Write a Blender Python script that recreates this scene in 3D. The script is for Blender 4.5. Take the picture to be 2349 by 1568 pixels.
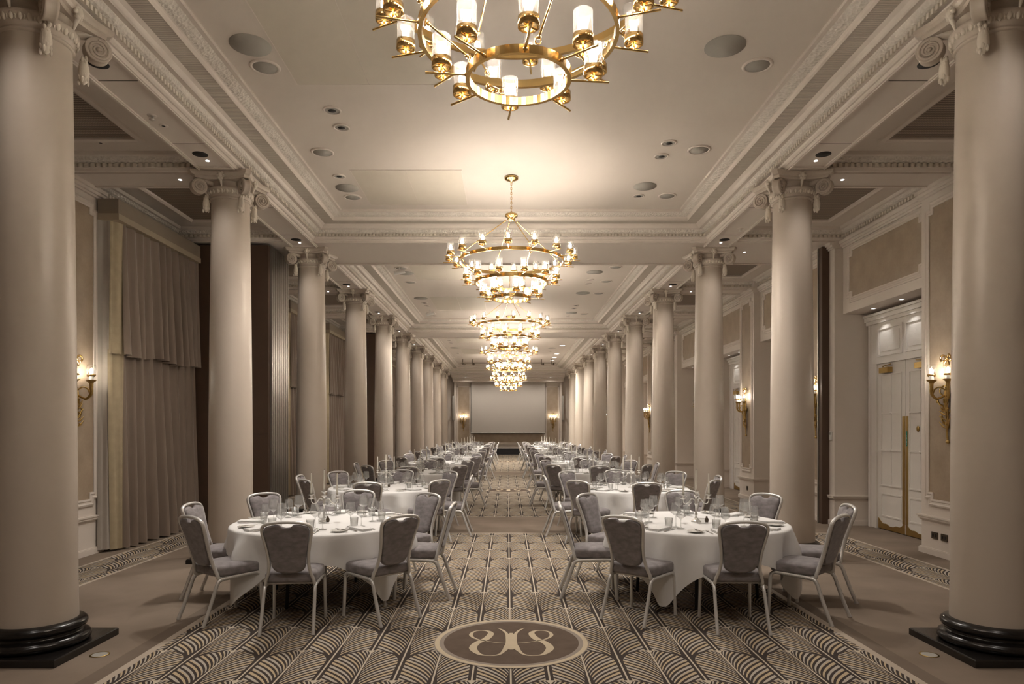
import bpy, math, random
from math import sin, cos, pi, sqrt, radians
from mathutils import Vector, Matrix
random.seed(7)
SC = bpy.context.scene
for _o in list(bpy.data.objects):
    bpy.data.objects.remove(_o)
COL = SC.collection

# ------------------------------------------------------------------ camera
W_, H_, F_ = 2349.0, 1568.0, 1566.0
cam_d = bpy.data.cameras.new('camera')
cam = bpy.data.objects.new('camera', cam_d)
COL.objects.link(cam)
cam.location = (-0.055, 0.0, 1.72)
cam.rotation_euler = (pi / 2, 0, 0)
cam_d.sensor_fit = 'HORIZONTAL'
cam_d.sensor_width = 36.0
cam_d.lens = 36.0 * F_ / W_
cam_d.shift_x = (W_ / 2 - 1163.5) / W_
cam_d.shift_y = (980.0 - H_ / 2) / W_
cam_d.clip_start = 0.05
cam_d.clip_end = 200
SC.camera = cam

# ------------------------------------------------------------------ world, exposure
wd = bpy.data.worlds.new('world')
SC.world = wd
wd.use_nodes = True
wd.node_tree.nodes['Background'].inputs[0].default_value = (0.9, 0.8, 0.7, 1)
wd.node_tree.nodes['Background'].inputs[1].default_value = 0.02
SC.view_settings.view_transform = 'Standard'
SC.view_settings.look = 'None'
SC.view_settings.gamma = 1.0
SC.view_settings.use_curve_mapping = False
SC.view_settings.exposure = 0.58
CHANDELIER_W = (0.40, 2.3, 5.6)   # watts of each lamp in a chandelier's three tiers
DOWN_W = 175.0
SOFFIT_W = 30.0
WARM = (1.0, 0.90, 0.815)
SC.cycles.max_bounces = 6
SC.cycles.diffuse_bounces = 4
SC.cycles.glossy_bounces = 3
SC.cycles.transmission_bounces = 3
SC.cycles.transparent_max_bounces = 16
SC.cycles.use_adaptive_sampling = True
SC.cycles.adaptive_threshold = 0.02
SC.cycles.caustics_reflective = False
SC.cycles.caustics_refractive = False
SC.cycles.sample_clamp_indirect = 4.0
SC.cycles.use_denoising = True

# ------------------------------------------------------------------ node helpers
class X:
    """a value in a node tree with python operators"""
    def __init__(s, nt, sock): s.nt, s.s = nt, sock
    def _m(s, op, *a):
        n = s.nt.nodes.new('ShaderNodeMath'); n.operation = op
        s.nt.links.new(s.s, n.inputs[0])
        for i, v in enumerate(a):
            if isinstance(v, X): s.nt.links.new(v.s, n.inputs[i + 1])
            else: n.inputs[i + 1].default_value = float(v)
        return X(s.nt, n.outputs[0])
    def __add__(s, o): return s._m('ADD', o)
    def __sub__(s, o): return s._m('SUBTRACT', o)
    def __mul__(s, o): return s._m('MULTIPLY', o)
    def __truediv__(s, o): return s._m('DIVIDE', o)
    def lt(s, o): return s._m('LESS_THAN', o)
    def gt(s, o): return s._m('GREATER_THAN', o)
    def mx(s, o): return s._m('MAXIMUM', o)
    def mn(s, o): return s._m('MINIMUM', o)
    def abs(s): return s._m('ABSOLUTE')
    def floor(s): return s._m('FLOOR')
    def ceil(s): return s._m('CEIL')
    def fract(s): return s._m('FRACT')
    def sqrt(s): return s._m('SQRT')
    def sin(s): return s._m('SINE')
    def inv(s): return (s * -1.0) + 1.0
    def lerp(s, a, b):            # s=0 -> a, s=1 -> b
        return a + (b - a) * s

def newmat(name):
    m = bpy.data.materials.new(name); m.use_nodes = True
    return m, m.node_tree, m.node_tree.nodes['Principled BSDF']

def coords(nt):
    tc = nt.nodes.new('ShaderNodeTexCoord'); sx = nt.nodes.new('ShaderNodeSeparateXYZ')
    nt.links.new(tc.outputs['Object'], sx.inputs[0])
    return tc, X(nt, sx.outputs[0]), X(nt, sx.outputs[1]), X(nt, sx.outputs[2])

def noise(nt, tc, scale, detail=3, stretch=None, out='Fac'):
    n = nt.nodes.new('ShaderNodeTexNoise'); n.inputs['Scale'].default_value = scale
    n.inputs['Detail'].default_value = detail
    if stretch:
        mp = nt.nodes.new('ShaderNodeMapping'); mp.inputs['Scale'].default_value = stretch
        nt.links.new(tc.outputs['Object'], mp.inputs[0]); nt.links.new(mp.outputs[0], n.inputs['Vector'])
    else:
        nt.links.new(tc.outputs['Object'], n.inputs['Vector'])
    return X(nt, n.outputs[out])

def mixc(nt, fac, a, b):
    n = nt.nodes.new('ShaderNodeMix'); n.data_type = 'RGBA'
    if isinstance(fac, X): nt.links.new(fac.s, n.inputs[0])
    else: n.inputs[0].default_value = fac
    for i, c in ((6, a), (7, b)):
        if isinstance(c, tuple): n.inputs[i].default_value = (*c[:3], 1)
        else: nt.links.new(c, n.inputs[i])
    return n.outputs[2]

def bump(nt, bs, h, strength=0.3, dist=0.01):
    b = nt.nodes.new('ShaderNodeBump'); b.inputs['Strength'].default_value = strength
    b.inputs['Distance'].default_value = dist
    nt.links.new(h.s, b.inputs['Height']); nt.links.new(b.outputs[0], bs.inputs['Normal'])

def plain(name, col, rough=0.5, metal=0.0, var=0.06, nscale=6.0, spec=0.5, bmp=0.0, bscale=80.0, stretch=None, sheen=0.0):
    m, nt, bs = newmat(name)
    tc, x, y, z = coords(nt)
    f = noise(nt, tc, nscale, 4, stretch)
    d = tuple(c * (1 - var) for c in col); l = tuple(min(1, c * (1 + var)) for c in col)
    nt.links.new(mixc(nt, (f - 0.5) * 1.8 + 0.5, d, l), bs.inputs['Base Color'])
    bs.inputs['Roughness'].default_value = rough
    bs.inputs['Metallic'].default_value = metal
    bs.inputs['Specular IOR Level'].default_value = spec
    if sheen:
        bs.inputs['Sheen Weight'].default_value = sheen
        bs.inputs['Sheen Roughness'].default_value = 0.4
    if bmp:
        bump(nt, bs, noise(nt, tc, bscale, 3), bmp, 0.004)
    return m

M = {}
M['paint'] = plain('cream_paint', (0.69, 0.62, 0.55), 0.55, var=0.02, nscale=1.5)
M['column'] = plain('column_paint', (0.545, 0.475, 0.40), 0.38, var=0.03, nscale=1.2)
M['plaster'] = plain('plaster_ornament', (0.73, 0.665, 0.57), 0.55, var=0.04, bmp=0.4, bscale=60)
M['ceiling'] = plain('ceiling_paint', (0.655, 0.59, 0.52), 0.6, var=0.02, nscale=0.8)
M['hatch'] = plain('hatch_paint', (0.60, 0.545, 0.455), 0.5, var=0.02)
M['speaker'] = plain('speaker_cloth', (0.36, 0.34, 0.30), 0.8, var=0.03, bmp=0.2, bscale=400)
M['dark'] = plain('dark_void', (0.012, 0.010, 0.009), 0.7, var=0.1)
M['black'] = plain('black_gloss', (0.012, 0.010, 0.009), 0.22, var=0.2, nscale=12, bmp=0.25, bscale=25)
M['riser'] = plain('riser_black', (0.010, 0.010, 0.013), 0.7)
M['brass'] = plain('polished_brass', (0.86, 0.60, 0.25), 0.16, 1.0, var=0.05)
M['oldbrass'] = plain('antique_brass', (0.55, 0.38, 0.14), 0.32, 1.0, var=0.2, nscale=30)
M['satin'] = plain('satin_brass', (0.52, 0.36, 0.13), 0.38, 1.0, var=0.08)
M['alu'] = plain('champagne_aluminium', (0.70, 0.685, 0.66), 0.38, 0.5, var=0.03)
M['velvet'] = plain('grey_velvet', (0.225, 0.203, 0.205), 0.85, var=0.35, nscale=14, stretch=(1, 1, 2), bmp=0.2, bscale=160, sheen=0.35)
M['plate'] = plain('white_china', (0.80, 0.78, 0.73), 0.2, var=0.01)
M['linen'] = plain('white_linen', (0.78, 0.768, 0.75), 0.85, var=0.02, nscale=3, bmp=0.15, bscale=300, sheen=0.1)
M['steel'] = plain('steel_cutlery', (0.62, 0.60, 0.57), 0.22, 1.0, var=0.05)
M['silver'] = plain('silver', (0.84, 0.82, 0.78), 0.28, 0.7, var=0.05)
M['wax'] = plain('candle_wax', (0.82, 0.78, 0.68), 0.4, var=0.02)
M['curtain'] = plain('taupe_curtain', (0.215, 0.165, 0.125), 0.6, var=0.10, nscale=4, stretch=(3, 3, .3), sheen=0.25)
M['curtgold'] = plain('cream_lining', (0.40, 0.33, 0.215), 0.65, var=0.08, nscale=12)
M['curtgrey'] = plain('pale_sheer', (0.42, 0.38, 0.33), 0.7, var=0.05)
M['pelmet'] = plain('pelmet_fabric', (0.25, 0.205, 0.155), 0.7, var=0.05)
M['pelmetb'] = plain('pelmet_band', (0.38, 0.315, 0.225), 0.7, var=0.05)
M['brown'] = plain('brown_partition', (0.075, 0.043, 0.026), 0.6, var=0.08, nscale=3)
M['foldalu'] = plain('partition_edge', (0.42, 0.39, 0.35), 0.35, 0.8, var=0.03)
M['doorw'] = plain('door_paint', (0.76, 0.72, 0.665), 0.4, var=0.015)
M['wood'] = plain('table_ply', (0.20, 0.12, 0.06), 0.5, var=0.15, stretch=(1, 12, 1))
M['screen'] = plain('projection_screen', (0.46, 0.425, 0.385), 0.85, var=0.01)
M['screenb'] = plain('screen_border', (0.05, 0.045, 0.04), 0.7)
M['socket'] = plain('bronze_socket', (0.09, 0.07, 0.05), 0.4, 0.6)
M['white'] = plain('white_plastic', (0.74, 0.72, 0.68), 0.4, var=0.01)
M['green'] = plain('green_sign', (0.02, 0.25, 0.17), 0.5)
M['grey'] = plain('grey_speaker_box', (0.30, 0.285, 0.26), 0.6)
M['medal'] = plain('medallion_brown', (0.125, 0.092, 0.070), 0.95, var=0.16, nscale=7, bmp=0.3, bscale=400, spec=0.1)
M['medalc'] = plain('medallion_cream', (0.55, 0.46, 0.33), 0.95, var=0.05, bmp=0.3, bscale=400, spec=0.1)
M['medalg'] = plain('medallion_grey', (0.30, 0.255, 0.215), 0.95, var=0.05, spec=0.1)

def emit(name, col, s):
    m, nt, bs = newmat(name)
    nt.nodes.remove(bs)
    e = nt.nodes.new('ShaderNodeEmission'); e.inputs[0].default_value = (*col, 1); e.inputs[1].default_value = s
    nt.links.new(e.outputs[0], nt.nodes['Material Output'].inputs[0])
    try: m.cycles.emission_sampling = 'NONE'
    except Exception: pass
    return m
M['bulb'] = emit('lamp_filament', (1.0, 0.90, 0.74), 80.0)
M['ledw'] = emit('white_downlight', (1.0, 0.97, 0.93), 4.0)

def glass(name, tint, amount, rough=0.02, base=0.0, frost=0.0):
    m, nt, bs = newmat(name)
    nt.nodes.remove(bs)
    fr = nt.nodes.new('ShaderNodeLayerWeight'); fr.inputs[0].default_value = 0.5
    g = nt.nodes.new('ShaderNodeBsdfGlossy'); g.inputs['Roughness'].default_value = rough
    t = nt.nodes.new('ShaderNodeBsdfTransparent'); t.inputs[0].default_value = (*tint, 1)
    mx = nt.nodes.new('ShaderNodeMixShader')
    f = X(nt, fr.outputs['Facing'])._m('POWER', 3.0) * amount * 0.6 + base
    nt.links.new(f.mn(0.9).s, mx.inputs[0]); nt.links.new(t.outputs[0], mx.inputs[1]); nt.links.new(g.outputs[0], mx.inputs[2])
    if frost:
        tr = nt.nodes.new('ShaderNodeBsdfTranslucent'); m2 = nt.nodes.new('ShaderNodeMixShader'); m2.inputs[0].default_value = frost
        nt.links.new(mx.outputs[0], m2.inputs[1]); nt.links.new(tr.outputs[0], m2.inputs[2]); mx = m2
    nt.links.new(mx.outputs[0], nt.nodes['Material Output'].inputs[0])
    return m
M['glass'] = glass('clear_glass', (0.975, 0.975, 0.97), 1.7, 0.15, 0.06, frost=0.05)
M['shade'] = glass('lamp_glass', (0.96, 0.95, 0.93), 0.9, 0.08, 0.03, frost=0.009)
M['crystal'] = glass('cut_crystal', (0.95, 0.95, 0.94), 1.3, 0.12, 0.12, frost=0.06)

# damask wall panel
m, nt, bs = newmat('damask_panel'); tc, x, y, z = coords(nt)
d1 = noise(nt, tc, 5.0, 6); d2 = noise(nt, tc, 26.0, 3)
pat = ((z * 9.0).sin() * (y * 12.0 + x * 12.0).sin() * 0.08 + d1 * 0.6 + d2 * 0.3)
nt.links.new(mixc(nt, pat, (0.29, 0.22, 0.15), (0.50, 0.40, 0.295)), bs.inputs['Base Color'])
bs.inputs['Roughness'].default_value = 0.45
M['damask'] = m
# repeating plaster leaf band
def band_mat(name, col, k, dist, rib=False):
    m, nt, bs = newmat(name); tc, x, y, z = coords(nt)
    if rib:
        h = ((y * k).sin() * 0.5 + 0.5)
        nt.links.new(mixc(nt, h, tuple(c * 0.72 for c in col), col), bs.inputs['Base Color'])
        bump(nt, bs, h, 0.6, dist)
    else:
        v = nt.nodes.new('ShaderNodeTexVoronoi'); v.inputs['Scale'].default_value = k
        nt.links.new(tc.outputs['Object'], v.inputs['Vector'])
        n = noise(nt, tc, k * 1.6, 3)
        h = X(nt, v.outputs['Distance']) * 1.2 + n * 0.6 + ((x * 22.0).sin() * (y * 22.0).sin()) * 0.25
        nt.links.new(mixc(nt, h * 0.9, tuple(c * 0.86 for c in col), col), bs.inputs['Base Color'])
        bump(nt, bs, h, 0.9, dist)
    bs.inputs['Roughness'].default_value = 0.6
    return m
M['leafband'] = band_mat('plaster_leaf_band', (0.72, 0.665, 0.59), 32.0, 0.010)
M['ribband'] = band_mat('ribbed_vent_band', (0.62, 0.56, 0.48), 200.0, 0.006, True)
m, nt, bs = newmat('vent_grille'); tc, x, y, z = coords(nt)
gx = ((x * 210.0).sin() * 0.5 + 0.5); gy = ((y * 150.0).sin() * 0.5 + 0.5)
gg = (gx * 0.35 + 0.65) * gy
nt.links.new(mixc(nt, gg, (0.09, 0.065, 0.045), (0.40, 0.32, 0.245)), bs.inputs['Base Color'])
bump(nt, bs, gg, 0.7, 0.01); bs.inputs['Roughness'].default_value = 0.6
M['grille'] = m

# fan carpet
m, nt, bs = newmat('fan_carpet'); tc, x0, y, z = coords(nt)
WF, RF, HF, Y0 = 0.2665, 0.624, 0.24, 6.52
xc = x0 + 0.03
ax = xc.abs()
def pan(a, b): return y.gt(a) * y.lt(b)
panel = pan(-60, 11.10).mx(pan(13.17, 24.75)).mx(pan(26.75, 43.2))
panel_o = pan(-60, 11.16).mx(pan(13.11, 24.81)).mx(pan(26.69, 43.2))
t = (y - Y0) / RF
j0 = t.ceil()
def lat(j):
    par = (j * 0.5).fract() * 2.0
    return (((xc / (2 * WF) + par * 0.5 + 0.5).fract() - 0.5).abs()) * (2 * WF)
def bnd(u):
    q = (u / WF)
    return ((q * q).inv().mx(0.0).sqrt().inv()) * -HF
u0 = lat(j0); v0 = (t - j0) * RF; b0 = bnd(u0)
ins = (v0 - b0).lt(0.0)
u1 = lat(j0 + 1.0); v1 = v0 - RF; b1 = bnd(u1)
u = ins.lerp(u1, u0); v = ins.lerp(v1, v0); b = ins.lerp(b1, b0)
uu = u.mx(0.0001)
g = v - uu._m('POWER', 0.45) * 0.865
st = ((g / 0.064).fract() - 0.5).abs()
duty = (u / 0.23).mn(1.0) * 0.12 + 0.185
q = (u / 0.240).mn(1.0)
lightarea = (v - ((q * q).inv().mx(0.0).sqrt().inv()) * -0.27).lt(-0.012) * u.lt(0.238)
margin = (v * -1.0 - 0.42).mx(0.0) * 0.10 + 0.010
leaf = st.lt(duty) * lightarea * u.gt(margin) * (ins.mx((b - v).gt(0.0)))
stem = ((((xc / WF) + 0.5).fract() - 0.5).abs() * WF).lt(0.0062)
cc = ((v + 0.085) / 0.085).mx(0.0)
cap = u.lt(cc * cc * 0.048) * ins
lite = stem.mx(cap)
alt = (g / 0.192).fract().gt(0.5)
n1 = noise(nt, tc, 180.0, 2); n2 = noise(nt, tc, 1.3, 5)
dark = mixc(nt, n1, (0.040, 0.031, 0.027), (0.078, 0.063, 0.055))
lc = mixc(nt, alt, (0.50, 0.395, 0.26), (0.46, 0.41, 0.345))
pc = mixc(nt, leaf, dark, lc)
pc = mixc(nt, lite, pc, (0.55, 0.475, 0.375))
pl = mixc(nt, (n2 - 0.5) * 2.2 + 0.5, (0.185, 0.143, 0.108), (0.265, 0.212, 0.165))
edge_l = ax.gt(2.74) * ax.lt(2.80) * panel_o
edge_e = ax.lt(2.80) * panel_o * panel.inv()
main = ax.lt(2.74) * panel
run = ax.gt(4.70) * ax.lt(5.28) * panel
redge = ax.gt(4.655) * ax.lt(5.325) * panel_o * run.inv()
dk = ax.gt(2.80) * ax.lt(2.93) * panel_o
c = mixc(nt, dk * 0.5, pl, (0.13, 0.10, 0.078))
c = mixc(nt, edge_l.mx(edge_e).mx(redge), c, (0.46, 0.39, 0.315))
c = mixc(nt, main.mx(run), c, pc)
nt.links.new(c, bs.inputs['Base Color'])
bs.inputs['Roughness'].default_value = 0.95
bs.inputs['Specular IOR Level'].default_value = 0.1
bump(nt, bs, noise(nt, tc, 350.0, 2), 0.25, 0.004)
M['carpet'] = m

# ------------------------------------------------------------------ mesh builder
class MB:
    def __init__(s): s.v, s.f, s.sm = [], [], []
    def add(s, vs, fs, smooth=False, mat=None):
        o = len(s.v)
        if mat is not None: vs = [mat @ Vector(p) for p in vs]
        s.v += [tuple(p) for p in vs]
        for f in fs: s.f.append([i + o for i in f]); s.sm.append(smooth)
        return s
    def box(s, a, b, mat=None):
        x0, y0, z0 = [min(p, q) for p, q in zip(a, b)]; x1, y1, z1 = [max(p, q) for p, q in zip(a, b)]
        return s.add([(x0,y0,z0),(x1,y0,z0),(x1,y1,z0),(x0,y1,z0),(x0,y0,z1),(x1,y0,z1),(x1,y1,z1),(x0,y1,z1)],
                     [(0,3,2,1),(4,5,6,7),(0,1,5,4),(1,2,6,5),(2,3,7,6),(3,0,4,7)], False, mat)
    def bbox(s, a, b, r, mat=None):
        """box with bevelled edges"""
        x0, y0, z0 = [min(p, q) for p, q in zip(a, b)]; x1, y1, z1 = [max(p, q) for p, q in zip(a, b)]
        loops = []
        for z, i in ((z0, r), (z0 + r * .3, r * .3), (z0 + r, 0), (z1 - r, 0), (z1 - r * .3, r * .3), (z1, r)):
            L = []
            for cx, cy, a0 in ((x1 - r, y1 - r, 0), (x0 + r, y1 - r, 1), (x0 + r, y0 + r, 2), (x1 - r, y0 + r, 3)):
                for k in range(4):
                    an = (a0 + k / 3) * pi / 2
                    L.append((cx + (r - i) * cos(an), cy + (r - i) * sin(an), z))
            loops.append(L)
        return s.loops(loops, True, True, mat, cap=True)
    def loops(s, loops, closed=True, smooth=True, mat=None, cap=False):
        n = len(loops[0]); vs = [p for L in loops for p in L]; fs = []
        for a in range(len(loops) - 1):
            for i in range(n if closed else n - 1):
                k = (i + 1) % n
                fs.append((a * n + i, a * n + k, (a + 1) * n + k, (a + 1) * n + i))
        s.add(vs, fs, smooth, mat)
        if cap:
            s.add(loops[0][::-1], [tuple(range(n))], False, mat)
            s.add(loops[-1], [tuple(range(n))], False, mat)
        return s
    def lathe(s, prof, n=32, mat=None, smooth=True, c=(0, 0), a0=0.0, a1=2 * pi):
        full = abs(a1 - a0 - 2 * pi) < 1e-6
        L = [[(c[0] + r * cos(a0 + (a1 - a0) * i / n), c[1] + r * sin(a0 + (a1 - a0) * i / n), z) for i in range(n if full else n + 1)] for r, z in prof]
        return s.loops(L, full, smooth, mat)
    def tube(s, pts, r, n=8, mat=None, closed=False, flat=1.0, cap=True, up=(0, 0, 1)):
        P = [Vector(p) for p in pts]; m = len(P); L = []
        prev = None
        for i, p in enumerate(P):
            if closed: t = P[(i + 1) % m] - P[i - 1]
            else: t = P[min(i + 1, m - 1)] - P[max(i - 1, 0)]
            t.normalize()
            if prev is None:
                a = Vector(up)
                if abs(a.dot(t)) > 0.95: a = Vector((1, 0, 0))
                nrm = (a - t * a.dot(t)).normalized()
            else:
                nrm = prev - t * prev.dot(t)
                nrm = nrm.normalized() if nrm.length > 1e-6 else prev
            prev = nrm
            bi = t.cross(nrm)
            rr = r[i] if isinstance(r, (list, tuple)) else r
            L.append([tuple(p + nrm * (rr * cos(2 * pi * k / n)) + bi * (rr * flat * sin(2 * pi * k / n))) for k in range(n)])
        if closed: L.append(L[0])
        return s.loops(L, True, True, mat, cap=cap and not closed)
    def ball(s, c, r, n=10, m=6, sc=(1, 1, 1), mat=None):
        L = []
        for a in range(m + 1):
            th = pi * a / m
            L.append([(c[0] + r * sc[0] * sin(th) * cos(2 * pi * k / n), c[1] + r * sc[1] * sin(th) * sin(2 * pi * k / n), c[2] - r * sc[2] * cos(th)) for k in range(n)])
        return s.loops(L, True, True, mat)
    def prism(s, poly, h0, h1, mat=None, smooth=False):
        """poly (a,b) outline extruded along the third axis"""
        n = len(poly)
        s.add([(p[0], p[1], h0) for p in poly], [tuple(range(n))[::-1]], False, mat)
        s.add([(p[0], p[1], h1) for p in poly], [tuple(range(n))], False, mat)
        return s.loops([[(p[0], p[1], h0) for p in poly], [(p[0], p[1], h1) for p in poly]], True, smooth, mat)
    def mesh(s, name):
        me = bpy.data.meshes.new(name); me.from_pydata(s.v, [], s.f); me.polygons.foreach_set('use_smooth', s.sm); me.update()
        return me
    def build(s, name, mat, parent=None, loc=None, rot=None):
        me = s.mesh(name); me.materials.append(M[mat] if isinstance(mat, str) else mat)
        o = bpy.data.objects.new(name, me); COL.objects.link(o)
        if parent: o.parent = parent
        if loc: o.location = loc
        if rot: o.rotation_euler = rot
        return o

def tag(o, label=None, cat=None, group=None, kind=None):
    if label: o['label'] = label
    if cat: o['category'] = cat
    if group: o['group'] = group
    if kind: o['kind'] = kind
    return o
def empty(name, loc=(0, 0, 0), rz=0.0, label=None, cat=None, group=None, kind=None):
    o = bpy.data.objects.new(name, None); COL.objects.link(o)
    o.empty_display_size = 0.1
    o.location = loc; o.rotation_euler = (0, 0, rz)
    return tag(o, label, cat, group, kind)
def struct(o): o['kind'] = 'structure'; return o
KIDS = {}
def kids(o):
    if o.name not in KIDS: KIDS[o.name] = list(o.children)
    return KIDS[o.name]
def dup(o, loc=None, rz=None, label=None, parent=None, group=None):
    c = o.copy(); COL.objects.link(c)
    if parent is not None: c.parent = parent
    if loc is not None: c.location = loc
    if rz is not None: c.rotation_euler = (0, 0, rz)
    if label: c['label'] = label
    if group: c['group'] = group
    for ch in kids(o): dup(ch, parent=c)
    return c
def light(name, kind, loc, watts, col, radius=0.03, parent=None, rot=(0, 0, 0), spot=None, blend=0.6):
    d = bpy.data.lights.new(name, kind); d.energy = watts; d.color = col; d.shadow_soft_size = radius
    if spot: d.spot_size = spot; d.spot_blend = blend
    o = bpy.data.objects.new(name, d); COL.objects.link(o); o.location = loc; o.rotation_euler = rot
    if parent: o.parent = parent
    return o

# ------------------------------------------------------------------ layout numbers
YC = [None] + [5.28 + 3.71 * k for k in range(10)]        # column rows 1..10
XC = 3.695
XB0, XB1 = 3.46, 3.95
ZS, ZCE = 4.98, 5.315
XW, XH, XR = 5.70, 5.85, 6.33                               # pilaster face, header face, back of recess
Y_NEAR, Y_END = -4.0, 43.75
BEAM1, BEAM2 = (11.93, 13.62), (23.20, 24.80)
SIDES = ((-1, 'curtain'), (1, 'door'))
ORD = ['front', 'second', 'third', 'fourth', 'fifth', 'sixth', 'seventh', 'eighth', 'ninth', 'tenth']

# ------------------------------------------------------------------ floor
fl = MB().add([(-6.5, Y_NEAR, 0), (6.5, Y_NEAR, 0), (6.5, Y_END, 0), (-6.5, Y_END, 0)], [(0, 1, 2, 3)]).build('floor', 'carpet')
struct(fl)
def ring_poly(mb, cx, cy, r0, r1, z, n=96):
    L = [[(cx + r * cos(2 * pi * i / n), cy + r * sin(2 * pi * i / n), z) for i in range(n)] for r in (r0, r1)]
    mb.loops(L[::-1], True, False)
def crop_pt(cx, cy):
    px, py = 960 + cx / 5.339, 1380 + cy / 5.339
    D = 2693.5 / (py - 980)
    return ((px - 1163.5) / 1566 * D - 0.055, D)
def catmull(P, k=8):
    out = []
    for i in range(len(P) - 1):
        p0, p1, p2, p3 = P[max(i - 1, 0)], P[i], P[i + 1], P[min(i + 2, len(P) - 1)]
        for a in range(k):
            t = a / k
            out.append(tuple(0.5 * (2 * p1[c] + (p2[c] - p0[c]) * t + (2 * p0[c] - 5 * p1[c] + 4 * p2[c] - p3[c]) * t * t + (3 * p1[c] - p0[c] - 3 * p2[c] + p3[c]) * t ** 3) for c in range(len(p1))))
    out.append(P[-1]); return out
# monogram strokes as (x, y, half width) around the medallion centre
S8 = [(1065, 540, .010), (1030, 620, .012), (960, 655, .010), (860, 661, .005), (750, 645, .016), (672, 585, .030), (680, 540, .030), (740, 495, .027),
      (830, 455, .029), (885, 395, .026), (850, 362, .014), (765, 355, .005), (680, 368, .010), (642, 405, .016), (670, 440, .011), (740, 466, .007), (850, 487, .005), (960, 503, .0045), (1085, 512, .0045)]
MCX, MCY = -0.022, 5.49
strokes = [[(*crop_pt(a, b), w) for a, b, w in S8]]
strokes += [[(-2 * MCX * 0 + 2 * MCX - p[0] - 0.0, p[1], p[2]) for p in strokes[0]]]
st_c = [(*crop_pt(968, 324), .003), (*crop_pt(1030, 350), .010), (*crop_pt(1078, 392), .013), (*crop_pt(1098, 450), .020), (*crop_pt(1100, 510), .022), (*crop_pt(1080, 565), .022), (*crop_pt(1035, 615), .014), (*crop_pt(985, 650), .006)]
strokes += [st_c, [(2 * MCX - p[0], p[1], p[2]) for p in st_c]]
strokes += [[(MCX, crop_pt(0, 385)[1], .012), (MCX, crop_pt(0, 420)[1], .026), (MCX, crop_pt(0, 500)[1], .028), (MCX, crop_pt(0, 570)[1], .026), (MCX, crop_pt(0, 590)[1], .012)]]
def medallion(cy):
    e = empty('carpet_medallion', (MCX, cy, 0)); struct(e); e.parent = fl
    mb = MB(); ring_poly(mb, 0, 0, 0.575, 0.612, 0.0035); mb.build('outer_ring', 'medalc', e)
    mb = MB(); ring_poly(mb, 0, 0, 0.605, 0.622, 0.0030); ring_poly(mb, 0, 0, 0.54, 0.577, 0.0030); mb.build('grey_ring', 'medalg', e)
    n = 96
    MB().add([(0.545 * cos(2 * pi * i / n), 0.545 * sin(2 * pi * i / n), 0.0026) for i in range(n)], [tuple(range(n))]).build('disc', 'medal', e)
    mb = MB()
    for si, s in enumerate(strokes):
        P = catmull([(p[0] - MCX, p[1] - MCY, p[2]) for p in s], 8)
        L = [[], []]
        for i, p in enumerate(P):
            a, b2 = P[max(i - 1, 0)], P[min(i + 1, len(P) - 1)]
            tx, ty = b2[0] - a[0], b2[1] - a[1]; l = math.hypot(tx, ty) or 1
            L[0].append((p[0] - ty / l * p[2], p[1] + tx / l * p[2], 0.0040 + si * 0.0002)); L[1].append((p[0] + ty / l * p[2], p[1] - tx / l * p[2], 0.0040 + si * 0.0002))
        mb.loops(L, False, False)
    mb.build('monogram', 'medalc', e)
for cy in (MCY, 18.72, 34.4): medallion(cy)
for s, side in SIDES:
    e = empty('floor_box', (s * 3.14, 5.17, 0), 0, 'round brass floor box in the carpet by the %s-side column' % side, 'floor box')
    MB().lathe([(0.066, 0.0), (0.068, 0.003), (0.056, 0.004)], 28).build('rim', 'satin', e)
    MB().lathe([(0.0, 0.0032), (0.056, 0.0032)], 28).build('cover', 'speaker', e)

# ------------------------------------------------------------------ coffered ceiling
def rect_loop(r, i, z):
    x0, x1, y0, y1 = r
    return [(x0 + i, y0 + i, z), (x1 - i, y0 + i, z), (x1 - i, y1 - i, z), (x0 + i, y1 - i, z)]
def moulded(r, prof, name, mat, parent=None):
    mb = MB()
    L = [rect_loop(r, i, z) for i, z in prof]
    for a, b2 in zip(L, L[1:]): mb.loops([b2, a], True, False)
    return mb.build(name, mat, parent)
def dentils(r, inset, z0, z1, depth, pitch, name, parent, mat='plaster', sides='xyXY'):
    mb = MB(); x0, x1, y0, y1 = r; w = pitch * 0.55
    x0 += inset; x1 -= inset; y0 += inset; y1 -= inset
    def run(a, b2): 
        n = max(2, int((b2 - a) / pitch)); return [a + (b2 - a) * (i + .5) / n for i in range(n)]
    for y in run(y0, y1):
        if 'x' in sides: mb.box((x0 - .002, y - w / 2, z0), (x0 + depth, y + w / 2, z1))
        if 'X' in sides: mb.box((x1 + .002, y - w / 2, z0), (x1 - depth, y + w / 2, z1))
    for x in run(x0, x1):
        if 'y' in sides: mb.box((x - w / 2, y0 - .002, z0), (x + w / 2, y0 + depth, z1))
        if 'Y' in sides: mb.box((x - w / 2, y1 + .002, z0), (x + w / 2, y1 - depth, z1))
    return mb.build(name, mat, parent)
COFFERS = [(-XB0, XB0, Y_NEAR, BEAM1[0]), (-XB0, XB0, BEAM1[1], BEAM2[0]), (-XB0, XB0, BEAM2[1], 40.35)]
cl = MB()
for r in COFFERS:
    L = rect_loop(r, 0.69, ZCE); cl.add(L[::-1], [(0, 1, 2, 3)])
cl = struct(cl.build('ceiling', 'ceiling'))
slab = MB().box((-6.6, Y_NEAR - .2, 5.5), (6.6, Y_END + .3, 5.6)); struct(slab.build('ceiling_slab', 'ceiling'))
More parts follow.
